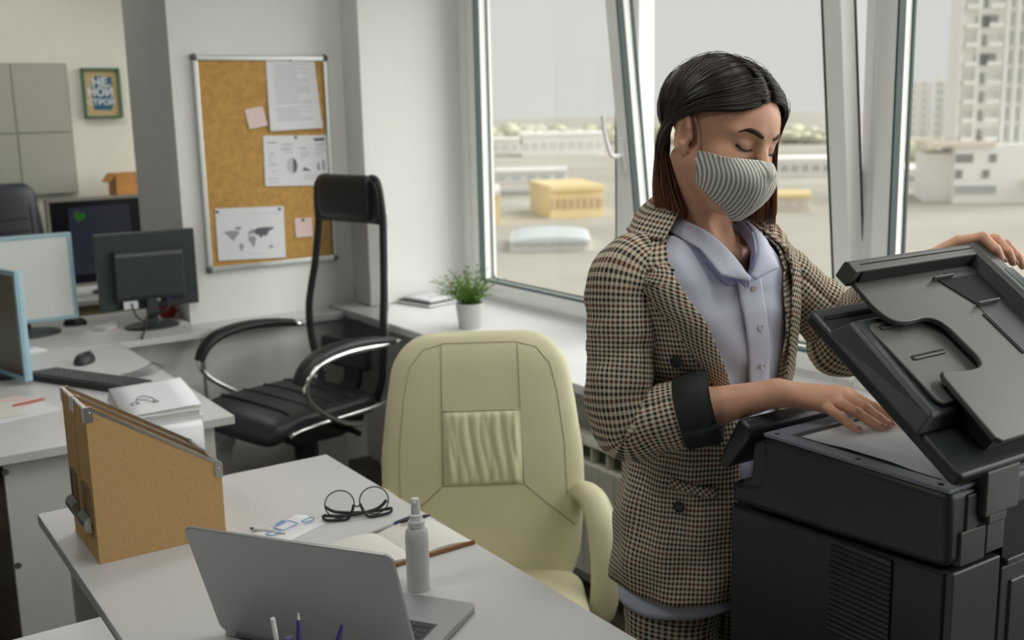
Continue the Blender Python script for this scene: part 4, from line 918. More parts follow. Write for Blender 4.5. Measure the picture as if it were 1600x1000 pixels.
lb('guide_rail', MB().box(X(1.507), X(1.512), .12, .205, .0692, .0706), 'prn_hole', 0); lb('guide_rail', MB().box(X(1.535), X(1.540), .02, .10, .0692, .0708), 'prn_hole', 0)
lb('feeder_hood', MB().prism([(X(1.598), .060), (X(1.598), .086), (X(1.610), .0925), (X(1.636), .0910), (X(1.650), .082), (X(1.652), .07), (X(1.652), .022), (X(1.598), .022)], -.004, .338, 'xz'), 'prn_mid', .004)
lb('hood_wall', MB().prism([(X(1.590), .069), (X(1.598), .069), (X(1.603), .089), (X(1.599), .089)], -.002, .318, 'xz'), 'prn', .001)
lb('hood_window', MB().prism(rrect(.024, .27, .004, 3, X(1.630), .135), .0885, .0928, 'xy', Matrix.Rotation(0, 4, 'X')), 'prn_glass', .002)
lb('red_indicator', MB().box(X(1.588), X(1.590), .11, .16, .0745, .080), mat('dim_red', (.10, .02, .012), .5), 0)
tp = thing('copy_paper', 'sheet of white paper lying on the scanner glass', 'paper', (PX+.034, .875, PZ-.0012))
MB().grid([[(.297*i/6, .252*j/6+.0, .0006+(.003 if i == 0 and 1 < j < 5 else 0)) for i in range(7)] for j in range(7)]).build('sheet', 'paper', tp, smooth=True, solid=.0006)
# ------------------------------------------------------------------ the person: implicit body surface -> one continuous mesh
def A(v): return np.array(v, dtype=np.float64)
class Field:
    def __init__(s): s.p = []
    def cone(s, a, b, ra, rb, k=.01, op=1, M=None):
        a, b = A(a), A(b); ab = b-a; L2 = max(1e-12, ab @ ab)
        def f(P):
            q = P-a; t = np.clip((q @ ab)/L2, 0, 1); return np.linalg.norm(q-t[:, None]*ab, axis=1)-(ra+t*(rb-ra))
        r = max(ra, rb); s._add(f, np.minimum(a, b)-r, np.maximum(a, b)+r, k, op, M)
    def ell(s, c, r, k=.01, op=1, M=None, rot=None):
        c, r = A(c), A(r); Rm = A(rot) if rot is not None else None
        def f(P):
            q = P-c
            if Rm is not None: q = q @ Rm
            k0 = np.linalg.norm(q/r, axis=1); k1 = np.linalg.norm(q/(r*r), axis=1)+1e-9; return k0*(k0-1)/k1
        m = r.max() if rot is not None else r
        s._add(f, c-m, c+m, k, op, M)
    def _add(s, f, lo, hi, k, op, M):
        if M is not None:
            Rm = A([[M[i][j] for j in range(3)] for i in range(3)]); T = A([M[i][3] for i in range(3)])
            cs = A([[x, y, z] for x in (lo[0], hi[0]) for y in (lo[1], hi[1]) for z in (lo[2], hi[2])]) @ Rm.T+T
            lo, hi = cs.min(0), cs.max(0); g = f; f = lambda P: g((P-T) @ Rm)
        s.p.append((f, lo, hi, k, op))
    def eval(s, P, lo=None, hi=None):
        d = np.full(len(P), .5)
        for f, a, b, k, op in s.p:
            if lo is not None and (np.any(a-k-.012 > hi) or np.any(b+k+.012 < lo)): continue
            e = f(P)
            if op > 0: h = np.maximum(k-np.abs(d-e), 0)/k; d = np.minimum(d, e)-h*h*k*.25
            else: h = np.maximum(k-np.abs(d+e), 0)/k; d = np.maximum(d, -e)+h*h*k*.25
        return d
def surface(F, xs, ys, zs, B=8):
    xs, ys, zs = [np.concatenate([q, q[-1]+(q[-1]-q[-2])*np.arange(1, (-(len(q)-1)) % B+1)]) for q in (xs, ys, zs)]
    n = [len(xs), len(ys), len(zs)]; nb = [(m-1)//B for m in n]
    cx, cy, cz = [(q[:-1:B]+q[B::B])/2 for q in (xs, ys, zs)]; hx, hy, hz = [(q[B::B]-q[:-1:B])/2 for q in (xs, ys, zs)]
    G = np.stack(np.meshgrid(cx, cy, cz, indexing='ij'), -1).reshape(-1, 3); hd = np.sqrt(hx[:, None, None]**2+hy[None, :, None]**2+hz[None, None, :]**2)
    dc = F.eval(G).reshape(nb); D = np.empty(n, np.float32); D[:] = 1
    D[:-1, :-1, :-1] = np.repeat(np.repeat(np.repeat(dc, B, 0), B, 1), B, 2)
    act = np.argwhere(np.abs(dc) < hd*1.25+.006)
    for i, j, k in act:
        X, Y, Z = xs[i*B:i*B+B+1], ys[j*B:j*B+B+1], zs[k*B:k*B+B+1]
        P = np.stack(np.meshgrid(X, Y, Z, indexing='ij'), -1).reshape(-1, 3)
        D[i*B:i*B+B+1, j*B:j*B+B+1, k*B:k*B+B+1] = F.eval(P, P.min(0), P.max(0)).reshape(len(X), len(Y), len(Z))
    S = D < 0
    c = S[:-1, :-1, :-1].astype(np.int8)
    for a in (0, 1):
        for b in (0, 1):
            for e in (0, 1):
                if a+b+e: c = c+S[a:n[0]-1+a, b:n[1]-1+b, e:n[2]-1+e]
    cells = np.argwhere((c > 0) & (c < 8)); shp = (n[0]-1, n[1]-1, n[2]-1); ids = np.ravel_multi_index(cells.T, shp)
    ax = (xs, ys, zs); acc = np.zeros((len(cells), 3)); cnt = np.zeros(len(cells))
    co = [(a, b, e) for a in (0, 1) for b in (0, 1) for e in (0, 1)]
    val = {q: D[cells[:, 0]+q[0], cells[:, 1]+q[1], cells[:, 2]+q[2]].astype(np.float64) for q in co}
    for q in co:
        for d in range(3):
            if q[d] == 0:
                r = list(q); r[d] = 1; r = tuple(r); v0, v1 = val[q], val[r]; m = (v0 < 0) != (v1 < 0); t = np.where(m, v0/np.where(np.abs(v0-v1) < 1e-12, 1, v0-v1), 0)
                for e in range(3):
                    p0 = ax[e][cells[:, e]+q[e]]; p1 = ax[e][cells[:, e]+r[e]]; acc[:, e] += np.where(m, p0+(p1-p0)*t, 0)
                cnt += m
    V = acc/cnt[:, None]; faces = []
    for d in range(3):
        a, b = [(1, 2), (2, 0), (0, 1)][d]
        lo = [slice(None)]*3; hi = [slice(None)]*3; lo[d] = slice(0, -1); hi[d] = slice(1, None)
        E = np.argwhere(S[tuple(lo)] != S[tuple(hi)])
        E = E[(E[:, a] > 0) & (E[:, b] > 0) & (E[:, a] < n[a]-1) & (E[:, b] < n[b]-1)]
        sgn = S[E[:, 0], E[:, 1], E[:, 2]]
        q = []
        for da, db in ((1, 1), (0, 1), (0, 0), (1, 0)):
            C = E.copy(); C[:, a] -= da; C[:, b] -= db; q.append(np.searchsorted(ids, np.ravel_multi_index(C.T, shp)))
        q = np.stack(q, 1); q[~sgn] = q[~sgn][:, ::-1]; faces.append(q)
    return V, np.concatenate(faces)

cx, cy = 1.336, 1.412
HC = at(1126, 212, 'y', 1.352)
HM = Matrix.Translation(HC) @ Matrix.Rotation(math.radians(3), 4, 'Z') @ Matrix.Rotation(math.radians(15), 4, 'X') @ Matrix.Rotation(math.radians(9), 4, 'Y')
def H(p): return HM @ Vector(p)
F = Field(); FH = Field()
def head(F, M):
    F.ell((0, .016, .036), (.073, .092, .078), .01, 1, M)
    F.ell((0, -.028, -.022), (.062, .064, .082), .03, 1, M)
    F.ell((0, -.040, .035), (.058, .052, .05), .03, 1, M)            # forehead
    F.ell((0, -.058, -.088), (.030, .030, .026), .03, 1, M)
    for s in (-1, 1):
        F.cone((s*.055, .0, -.05), (s*.02, -.062, -.095), .018, .016, .03, 1, M)
        F.ell((s*.038, -.058, -.026), (.024, .026, .022), .02, 1, M)     # cheekbone
        F.cone((s*.014, -.0835, .024), (s*.046, -.069, .021), .009, .007, .014, 1, M)   # brow ridge
        F.ell((s*.031, -.098, .006), (.016, .015, .0115), .012, -1, M)   # socket
        F.ell((s*.031, -.0735, .004), (.0155, .0135, .0125), .005, 1, M)  # lidded eye
        F.cone((s*.019, -.0845, .0085), (s*.044, -.0775, .0075), .0022, .002, .004, 1, M)  # lid fold
    F.cone((0, -.084, .014), (0, -.112, -.030), .0075, .0115, .012, 1, M)
    F.ell((0, -.112, -.034), (.015, .013, .011), .01, 1, M)
    for s in (-1, 1):
        R = Matrix.Rotation(s*math.radians(14), 3, 'Z') @ Matrix.Rotation(math.radians(-12), 3, 'X')
        rt = [[R[i][j] for j in range(3)] for i in range(3)]
        F.ell((s*.076, .010, -.006), (.0085, .0175, .031), .006, 1, M, rt)
        F.ell((s*.083, .006, -.004), (.0075, .0098, .0185), .004, -1, M, rt)      # concha
        pr = [Vector((s*.001, .003+.0165*math.cos(a), .0295*math.sin(a))) for a in [math.radians(-70+20*k) for k in range(13)]]
        pr = [Vector((s*.0795, .009, -.006))+R @ q for q in pr]
        for a, b in zip(pr[:-1], pr[1:]): F.cone(a, b, .0036, .0036, .003, 1, M)
        F.cone((s*.0765, -.0055, -.012), (s*.0775, -.004, -.004), .0045, .0035, .004, 1, M)   # tragus
        F.ell((s*.0765, .000, -.033), (.005, .008, .008), .006, 1, M)                          # lobe
head(F, HM); head(FH, None)
nk0 = H((0, .022, -.06)); F.cone(nk0, (cx, cy+.012, 1.36), .0455, .051, .03)
for s in (-1, 1): F.cone(H((s*.052, .03, -.05)), (cx+s*.012, cy-.056, 1.345), .012, .008, .02)   # neck muscles
F.ell((cx+.027, cy, .93), (.132, .088, .13), .05); F.ell((cx+.024, cy, 1.07), (.112, .08, .15), .06); F.ell((cx, cy+.004, 1.22), (.138, .095, .15), .06)
F.cone((cx-.135, cy+.012, 1.322), (cx+.135, cy+.012, 1.322), .043, .043, .05)
for s in (-1, 1):
    F.cone((cx+s*.02, cy-.070, 1.342), (cx+s*.12, cy-.038, 1.348), .008, .009, .015)      # collarbones
    F.cone((cx+.026+s*.070, cy, .88), (cx+.012+s*.078, cy+.005, .48), .076, .052, .05); F.cone((cx+.012+s*.078, cy+.005, .48), (cx+s*.09, cy+.02, .09), .052, .034, .03)
    F.ell((cx+s*.09, cy-.035, .05), (.036, .10, .035), .03)
# right arm: shoulder, elbow, wrist, hand flat on the paper
SR, ER = Vector((cx-.168, cy+.008, 1.322)), Vector((1.145, 1.380, 1.068))
WR = at(1214, 614, 'z', 1.133)
F.cone(SR, ER, .046, .038, .04); F.cone(ER, ER+(WR-ER)*.45, .038, .036, .02); F.cone(ER+(WR-ER)*.45, WR, .036, .0225, .02)
NAILS = []
def finger(F, pts, rad, nail=None):
    for a, b, ra, rb in zip(pts[:-1], pts[1:], rad[:-1], rad[1:]): F.cone(a, b, ra, rb, .0035)
    if nail is not None: NAILS.append((Vector(pts[-1]), (Vector(pts[-1])-Vector(pts[-2])).normalized(), Vector(nail), rad[-1]))
zt = PZ+.0075
ZP = lambda x, y, z: at(x, y, 'z', z)
MR = [ZP(1287, 634, 1.112), ZP(1300, 624, 1.119), ZP(1314, 618, 1.122), ZP(1327, 617, 1.120)]     # pinky .. index knuckles
PR = [ZP(1313, 651, 1.104), ZP(1338, 644, 1.110), ZP(1352, 638, 1.112), ZP(1366, 637, 1.111)]
DR = [ZP(1328, 663, 1.0965), ZP(1359, 658, 1.099), ZP(1374, 654, 1.100), ZP(1389, 650, 1.099)]
TR = [ZP(1340, 671, zt), ZP(1376, 667, zt), ZP(1391, 664, zt), ZP(1405, 659, zt)]
rk = [.0098, .0108, .0112, .0108]
for i in range(4):
    F.cone(WR+Vector((.002*i-.004, .004*i-.007, 0)), MR[i], .0155, rk[i]+.0015, .014)
    finger(F, [MR[i], PR[i], DR[i], TR[i]], [rk[i], rk[i]*.80, rk[i]*.72, rk[i]*.60], (0, -.1, 1))
th = [WR+Vector((.012, .014, -.008)), WR+Vector((.045, .040, -.022)), WR+Vector((.080, .045, -.038)), WR+Vector((.105, .036, -.046))]
for v in th[2:]: v.z = max(v.z, zt+.002)
finger(F, th, [.0155, .0125, .0105, .0085])
# left arm: to the raised lid, fingers over its edge
SL, EL = Vector((cx+.168, cy+.012, 1.322)), Vector((1.630, 1.335, 1.150))
MLh = [at(1497, 379, 'y', 1.098), at(1513, 377, 'y', 1.106), at(1520, 382, 'y', 1.125), at(1527, 389, 'y', 1.142)]     # index .. pinky
WL = Vector((1.600, 1.165, 1.318))
PL = [at(1536, 371, 'y', 1.062), at(1556, 374, 'y', 1.068), at(1572, 382, 'y', 1.078), at(1584, 394, 'y', 1.090)]
DL = [at(1556, 390, 'y', 1.040), at(1574, 393, 'y', 1.046), at(1590, 401, 'y', 1.058), at(1602, 410, 'y', 1.070)]
TL = [at(1565, 406, 'y', 1.034), at(1583, 410, 'y', 1.040), at(1598, 416, 'y', 1.052), at(1610, 424, 'y', 1.064)]
F.cone(SL, EL, .046, .038, .04); F.cone(EL, WL, .037, .0225, .02)
rl = [.0108, .0108, .0102, .0092]
for i in range(4):
    F.cone(WL+Vector((.003*i-.005, .004*i-.006, 0)), MLh[i], .0155, rl[i]+.001, .014)
    finger(F, [MLh[i], PL[i], DL[i], TL[i]], [rl[i], rl[i]*.86, rl[i]*.76, rl[i]*.64], (.25, -.5, .8) if i < 2 else None)
finger(F, [WL+Vector((.0, -.012, -.004)), WL+Vector((.015, -.045, -.006)), WL+Vector((.035, -.062, .0))], [.014, .0115, .0095])

def axis(segs):
    out = [segs[0][0]]
    for a, b, h in segs:
        m = max(1, int(round((b-a)/h))); out += list(a+(b-a)*np.arange(1, m+1)/m)
    return np.array(out)
XS = axis([(1.06, 1.20, .006), (1.20, 1.46, .0021), (1.46, 1.58, .005), (1.58, 1.74, .0024), (1.74, 1.80, .006)])
YS = axis([(.99, 1.02, .005), (1.02, 1.19, .0024), (1.19, 1.25, .004), (1.25, 1.44, .0021), (1.44, 1.58, .006)])
ZS = axis([(-.01, 1.04, .010), (1.04, 1.08, .005), (1.08, 1.16, .0022), (1.16, 1.30, .006), (1.30, 1.40, .0028), (1.40, 1.48, .0035), (1.48, 1.72, .0021)])
V, Q = surface(F, XS, YS, ZS)
person = thing('person', 'masked person in a checked blazer pressing paper onto the scanner glass', 'person', (cx, cy, 0))
mat('skin', (.74, .41, .27), .48, var=.10, vs=38, bump=.10, bs=500, sss=.12)
me = bpy.data.meshes.new('body'); me.from_pydata((V-A([cx, cy, 0])).tolist(), [], Q.tolist()); me.materials.append(MATS['skin']); me.polygons.foreach_set('use_smooth', [True]*len(me.polygons))
body = bpy.data.objects.new('body', me); COL.objects.link(body); body.parent = person
sm = body.modifiers.new('smooth', 'SMOOTH'); sm.factor = .5; sm.iterations = 2
LP = Matrix.Translation((-cx, -cy, 0))             # world -> person local
def pp(nm, mb, m, parent=None, **k):
    mb.v = [(v[0]-cx, v[1]-cy, v[2]) for v in mb.v]; return mb.build(nm, m, parent or person, **k)
# fingernails
mat('nail', (.36, .19, .16), .25)
for tip, d, up, r in NAILS:
    u = (up-d*up.dot(d)).normalized(); s_ = d.cross(u); M = Matrix(((s_.x, d.x, u.x, 0), (s_.y, d.y, u.y, 0), (s_.z, d.z, u.z, 0), (0, 0, 0, 1))); M.translation = tip+u*r*.72+d*r*.25
    pp('fingernail', MB().ball((0, 0, 0), (r*.72, r*1.0, r*.38), 10, 6, M), 'nail', smooth=True)
# face details, laid on the head surface
def fy(x, z, e=.0):
    ys = np.arange(-.16, .02, .0005); d = FH.eval(np.stack([np.full_like(ys, x), ys, np.full_like(ys, z)], 1)); i = np.argmax(d < 0); return (float(ys[i])-e) if d[i] < 0 else .05
mat('brow', (.030, .017, .011), .7); mat('lash', (.010, .008, .008), .6); mat('eye_white', (.55, .52, .50), .2)
for s_ in (-1, 1):
    P = [(s_*x, z) for x, z in ((.013, .0215), (.022, .0250), (.033, .0280), (.043, .0270), (.052, .0210))]
    P = [tuple(q.xy) for q in spline([(x, z, 0) for x, z in P], 5)]; n = len(P)
    pp('eyebrow', MB().tube([H((x, fy(x, z, .0003), z)) for x, z in P], [.0034*(.75+.45*math.sin(PI*min(1, k/n*1.25)))*(1-max(0, k/n-.6)*1.7) for k in range(n)], 8, flat=.55, up=(HM.to_3x3() @ Vector((0, -1, 0)))), 'brow', smooth=True)
    P = [tuple(q.xy) for q in spline([(s_*x, z, 0) for x, z in ((.0185, -.0012), (.025, -.0042), (.032, -.0052), (.040, -.0036), (.0480, .0015))], 5)]; n = len(P)
    lash = MB().tube([H((x, fy(x, z, .0004), z)) for x, z in P], [.0012+.0012*k/n for k in range(n)], 6)
    for k in range(3, n, 2):
        x, z = P[k]; a = Vector((x, fy(x, z, .0006), z)); lash.tube([H(a), H(a+Vector((s_*.0012*(k/n*2-.6), -.0028, -.0010))), H(a+Vector((s_*.003*(k/n*2-.6), -.0052, -.0008)))], [.0005, .0004, .00015], 4)
    pp('eyelashes', lash, 'lash', smooth=True)
    pp('eye', MB().tube([H((x, fy(x, z-.0022, .0001), z-.0020)) for x, z in P[3:-3]], .0012, 6), 'eye_white', smooth=True)
# face mask
m = bpy.data.materials.new('mask_cloth'); m.use_nodes = True; N = m.node_tree.nodes; L = m.node_tree.links; b = N['Principled BSDF']; b.inputs['Roughness'].default_value = .9
at_ = N.new('ShaderNodeAttribute'); at_.attribute_name = 'fab'; sp = N.new('ShaderNodeSeparateXYZ'); L.new(at_.outputs['Vector'], sp.inputs[0])
def mth(N, L, op, a, b=None, c=None):
    n = N.new('ShaderNodeMath'); n.operation = op
    for i, v in enumerate((a, b, c)):
        if v is None: continue
        if hasattr(v, 'links'): L.new(v, n.inputs[i])
        else: n.inputs[i].default_value = v
    return n.outputs[0]
w_ = mth(N, L, 'SINE', mth(N, L, 'MULTIPLY', sp.outputs[0], 2*PI/.0072)); w_ = mth(N, L, 'SMOOTH_MIN', mth(N, L, 'MAXIMUM', mth(N, L, 'MULTIPLY_ADD', w_, 2.2, .5), 0), 1, .05)
mc = N.new('ShaderNodeMix'); mc.data_type = 'RGBA'; L.new(w_, mc.inputs[0]); mc.inputs[6].default_value = (.88, .87, .80, 1); mc.inputs[7].default_value = (.33, .34, .30, 1); L.new(mc.outputs[2], b.inputs['Base Color'])
ns = N.new('ShaderNodeTexNoise'); ns.inputs['Scale'].default_value = 900; bp = N.new('ShaderNodeBump'); bp.inputs['Strength'].default_value = .3; bp.inputs['Distance'].default_value = .001; L.new(ns.outputs[0], bp.inputs['Height']); L.new(bp.outputs[0], b.inputs['Normal']); MATS['mask_cloth'] = m
Cc = spline([(0, -.104, -.012), (0, -.119, -.026), (0, -.127, -.042), (0, -.127, -.064), (0, -.116, -.092), (0, -.098, -.116), (0, -.080, -.124)], 5); nt = len(Cc)
Sd = spline([(.0675, -.024, -.026), (.0670, -.021, -.042), (.0645, -.019, -.058), (.060, -.019, -.074)], 10)
MP = []; AT = []; ns_ = 16
for i in range(nt):
    t_ = i/(nt-1); c = Cc[i]; sd = Sd[int(round(t_*(len(Sd)-1)))]; row = []; ra = []
    for k in range(-ns_, ns_+1):
        u = abs(k)/ns_; sg = 1 if k >= 0 else -1
        x = sd.x*math.sin(u*PI/2)**.92; y = sd.y+(c.y-sd.y)*max(0, math.cos(u*PI/2))**.85; z = c.z+(sd.z-c.z)*u**.9
        if u < .93: y = min(y, fy(x, z, .0035))
        row.append(H((sg*x, y, z))); ra.append((u*.118+sg*.3+t_*.028, t_*.1, 0))
    MP.append(row); AT += ra
mask = pp('face_mask', MB().grid(MP), 'mask_cloth', smooth=True, solid=.0015, attr=AT)
mat('loop', (.62, .42, .38), .8)
for s_ in (-1, 1):
    pp('ear_loop', MB().tube(spline([H((s_*.0675, -.024, -.026)), H((s_*.0745, -.012, .008)), H((s_*.0790, .004, .026)), H((s_*.079, .018, .020))], 5), .0014, 6), 'loop', mask, smooth=True)
    pp('ear_loop', MB().tube(spline([H((s_*.060, -.019, -.074)), H((s_*.0705, -.008, -.052)), H((s_*.0755, .006, -.040)), H((s_*.078, .016, -.030))], 5), .0014, 6), 'loop', mask, smooth=True)

# ------------------------------------------------------------------ hair: strands from the centre part
m = bpy.data.materials.new('hair'); m.use_nodes = True; N = m.node_tree.nodes; L = m.node_tree.links; b = N['Principled BSDF']; b.inputs['Roughness'].default_value = .38; b.inputs['Specular IOR Level'].default_value = .45
at_ = N.new('ShaderNodeAttribute'); at_.attribute_name = 'fab'; sp = N.new('ShaderNodeSeparateXYZ'); L.new(at_.outputs['Vector'], sp.inputs[0])
rp = N.new('ShaderNodeValToRGB'); e = rp.color_ramp.elements; e[0].position = .45; e[0].color = (.022, .014, .010, 1); e[1].position = 1; e[1].color = (.30, .135, .06, 1); e2 = rp.color_ramp.elements.new(.76); e2.color = (.085, .038, .019, 1)
L.new(mth(N, L, 'ADD', sp.outputs[0], mth(N, L, 'MULTIPLY', sp.outputs[1], .22)), rp.inputs[0]); L.new(rp.outputs[0], b.inputs['Base Color']); MATS['hair'] = m
SKC, SKR = Vector((0, .016, .036)), Vector((.0800, .1010, .0870))
down = HM.to_3x3().inverted() @ Vector((0, 0, -1))
back = HM.to_3x3().inverted() @ Vector((0, 1, 0))
rnd = random.Random(21)
KEYS = {}
for sd, tab in ((-1, {-63: ((0, -.89, .46), (.58, -.79, .20), (.95, -.29, .0), (.92, .27, -.34)), 0: ((0, 0, 1), (.60, .12, .80), (.93, .22, .24), (.86, .42, -.42)), 55: ((0, .82, .57), (.5, .74, .45), (.78, .60, .02), (.70, .64, -.5)), 112: ((0, .93, -.37), (.22, .93, -.42), (.38, .86, -.48), (.46, .74, -.6))}),
                (1, {-63: ((0, -.89, .46), (.60, -.74, .36), (.86, -.58, .06), (.86, -.58, -.24)), 0: ((0, 0, 1), (.66, .02, .76), (.98, .0, .16), (.97, .04, -.42)), 55: ((0, .82, .57), (.5, .74, .45), (.80, .56, .02), (.74, .58, -.5)), 112: ((0, .93, -.37), (.22, .93, -.42), (.38, .86, -.48), (.46, .74, -.6))})):
    KEYS[sd] = tab
def strand(s, al, off, jit=0, rr=rnd):
    """head-local path for side s, starting on the part at sagittal angle al (degrees, 0 top, negative front)"""
    ks = sorted(KEYS[s]); al = max(ks[0], min(ks[-1], al)); key = []
    for i in range(4):
        v = [lerp(al, ks, [KEYS[s][k][i][c] for k in ks]) for c in range(3)]; v = Vector((v[0]*s, v[1], v[2])); v.normalize(); key.append(v)
    key[0] = (key[0]+Vector((s*.02, 0, 0))).normalized()
    P = []; pts = spline(key, 4)
    for i, d in enumerate(pts):
        d = d.normalized(); u = i/(len(pts)-1); d.y += math.radians(jit)*u*.6; d.normalize()
        lift = off+.006*math.sin(PI*min(1, u*1.1))+(.020*u*max(0, min(1, -al/50)) if s > 0 else 0)
        P.append(SKC+Vector((d.x*(SKR.x+lift), d.y*(SKR.y+lift), d.z*(SKR.z+lift))))
    v = (P[-1]-P[-2]).normalized(); inx, iny = rr.uniform(0, .026), rr.uniform(-.052, .008)
    end = 1.418+(.006 if s < 0 else -.012)+rr.uniform(-.012, .012)
    for i in range(16):
        k = min(1, .4+i*.12); v = (v*(1-k*.55)+down*k*.55).normalized()
        q = P[-1]+v*.015; q.x += s*(.0012 if i < 7 else -.0006); q += back*(.0016 if s < 0 and i < 8 else 0)
        if s < 0 and 2 < i < 9: q.x += inx/6; q.y += iny/6
        P.append(q)
        if (HM @ q).z < end: break
    return P
hv = MB(); ha = []
def add_strand(P, w):
    n = len(P); k0 = len(hv.v); hv.tube(P, [w*(1 if i < n*.75 else max(.25, 1-(i-n*.75)/(n*.25)*.8)) for i in range(n)], 4, flat=.5, up=(1, 0, .2)); q = (len(hv.v)-k0)//n
    rv = rnd.random(); 
    for i in range(n): ha.extend([(i/(n-1), rv-.5, 0)]*q)
for s in (-1, 1):
    for i in range(900):
        al = rnd.uniform(-63, 112) if rnd.random() < .75 else rnd.uniform(-63, -10)
        add_strand([HM @ q for q in strand(s, al, rnd.uniform(.0, .0065)+(.004 if al > 60 else 0), rnd.uniform(-7, 7))], rnd.uniform(.0012, .0024))
    for i in range(40):     # a few flyaways over the ends
        al = rnd.uniform(-63, 100); add_strand([HM @ q for q in strand(s, al, rnd.uniform(.006, .011), rnd.uniform(-14, 14))], .0006)
hair = pp('hair', hv, 'hair', smooth=True, attr=ha, recalc=False)
# under-layer so the scalp does not show
uv = MB(); ua = []
for s in (-1, 1):
    rows = []
    for k in range(30):
        P = strand(s, -62+174*k/29, -.0030, 0, random.Random(1)); P = [HM @ q for q in P]
        P = P+[P[-1]]*(30-len(P)); rows.append(P)
    ua += [(i/29*.9, -.3, 0) for k in range(30) for i in range(30)]; uv.grid(rows)
pp('hair_underlayer', uv, 'hair', hair, smooth=True, attr=ua)
# ------------------------------------------------------------------ clothes
def check_mat(name, p, cream, green, brown):
    m = bpy.data.materials.new(name); m.use_nodes = True; N = m.node_tree.nodes; L = m.node_tree.links; b = N['Principled BSDF']; b.inputs['Roughness'].default_value = .92; b.inputs['Specular IOR Level'].default_value = .15
    at_ = N.new('ShaderNodeAttribute'); at_.attribute_name = 'fab'; sp = N.new('ShaderNodeSeparateXYZ'); L.new(at_.outputs['Vector'], sp.inputs[0])
    def wave(o):
        x = mth(N, L, 'DIVIDE', o, p); fr = mth(N, L, 'FRACT', x); w = mth(N, L, 'SINE', mth(N, L, 'MULTIPLY', fr, 2*PI)); w = mth(N, L, 'MINIMUM', mth(N, L, 'MAXIMUM', mth(N, L, 'MULTIPLY_ADD', w, 2.5, .5), 0), 1)
        br = mth(N, L, 'COMPARE', mth(N, L, 'MODULO', mth(N, L, 'ABSOLUTE', mth(N, L, 'FLOOR', x)), 3), 1, .1); return w, br
    wu, bu = wave(sp.outputs[0]); wv, bv = wave(sp.outputs[1])
    def mix(f, a, b_):
        n = N.new('ShaderNodeMix'); n.data_type = 'RGBA'; L.new(f, n.inputs[0]) if hasattr(f, 'links') else setattr(n.inputs[0], 'default_value', f)
        for i, v in ((6, a), (7, b_)):
            if hasattr(v, 'links'): L.new(v, n.inputs[i])
            else: n.inputs[i].default_value = (*v, 1)
        return n.outputs[2]
    cu = mix(wu, cream, mix(bu, green, brown)); cv = mix(wv, cream, mix(bv, green, brown))
    base = N.new('ShaderNodeMix'); base.data_type = 'RGBA'; base.blend_type = 'MULTIPLY'; base.inputs[0].default_value = .85; L.new(mix(.5, cu, cv), base.inputs[6])
    g = N.new('ShaderNodeTexNoise'); g.inputs['Scale'].default_value = 700; rr_ = N.new('ShaderNodeValToRGB'); rr_.color_ramp.elements[0].color = (.62, .62, .62, 1); rr_.color_ramp.elements[1].color = (1.15, 1.15, 1.15, 1); L.new(at_.outputs['Vector'], g.inputs[0]); L.new(g.outputs[0], rr_.inputs[0]); L.new(rr_.outputs[0], base.inputs[7])
    L.new(base.outputs[2], b.inputs['Base Color'])
    bp = N.new('ShaderNodeBump'); bp.inputs['Strength'].default_value = .35; bp.inputs['Distance'].default_value = .0015; L.new(g.outputs[0], bp.inputs['Height']); L.new(bp.outputs[0], b.inputs['Normal']); MATS[name] = m
check_mat('check', .0086, (.74, .65, .50), (.020, .026, .024), (.14, .046, .026))
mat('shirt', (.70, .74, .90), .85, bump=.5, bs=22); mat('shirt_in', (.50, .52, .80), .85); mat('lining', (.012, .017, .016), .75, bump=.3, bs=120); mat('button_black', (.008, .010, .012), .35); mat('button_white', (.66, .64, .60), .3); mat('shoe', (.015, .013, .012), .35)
TB = dict(z=[.74, .86, 1.00, 1.07, 1.17, 1.25, 1.31, 1.345, 1.375, 1.398, 1.418, 1.44],
          a=[.190, .178, .152, .147, .160, .170, .178, .165, .122, .088, .072, .066],
          b=[.142, .138, .122, .118, .126, .124, .112, .098, .080, .070, .064, .060],
          y=[.0, .0, .0, .0, -.004, -.004, .002, .008, .012, .016, .018, .014])
def tors(z, th, off=0, n=2.35):
    a = lerp(z, TB['z'], TB['a'])+off; b = lerp(z, TB['z'], TB['b'])+off; y = lerp(z, TB['z'], TB['y'])
    s, c = math.sin(th), math.cos(th); sg = lambda v: 1 if v >= 0 else -1
    return Vector((cx+lerp(z, [.7, 1.02, 1.27], [.026, .030, 0])+a*sg(s)*abs(s)**(2/n), cy+y-b*sg(c)*abs(c)**(2/n), z))
D_ = math.radians
thR = lambda z: D_(lerp(z, [.74, 1.0, 1.07, 1.16, 1.25, 1.33, 1.38, 1.418], [-12, -14, -16, -23, -32, -46, -62, -78]))
thL = lambda z: D_(lerp(z, [.74, 1.0, 1.07, 1.16, 1.25, 1.33, 1.38, 1.418], [14, 17, 18, 20, 26, 40, 60, 78]))
def fold(z, th): return .0035*math.sin(z*26+th*3.1)*math.sin(th*2+1)+.0025*math.sin(z*55-th*5)+.002*math.sin(th*13+z*20)
zs = [.745+(1.416-.745)*i/70 for i in range(71)]; NT = 110
rows = []; AT = []
for z in zs:
    a0, a1 = thL(z), 2*PI+thR(z); r = []
    for j in range(NT+1):
        th = a0+(a1-a0)*j/NT; fl_ = fold(z, th)*(1 if z < 1.31 else .3)
        r.append(tors(z, th, .004+fl_)); AT.append((th*.178, z, 0))
    rows.append(r)
blazer = pp('blazer', MB().grid(rows), 'check', smooth=True, solid=.003, attr=AT, sflip=-1)
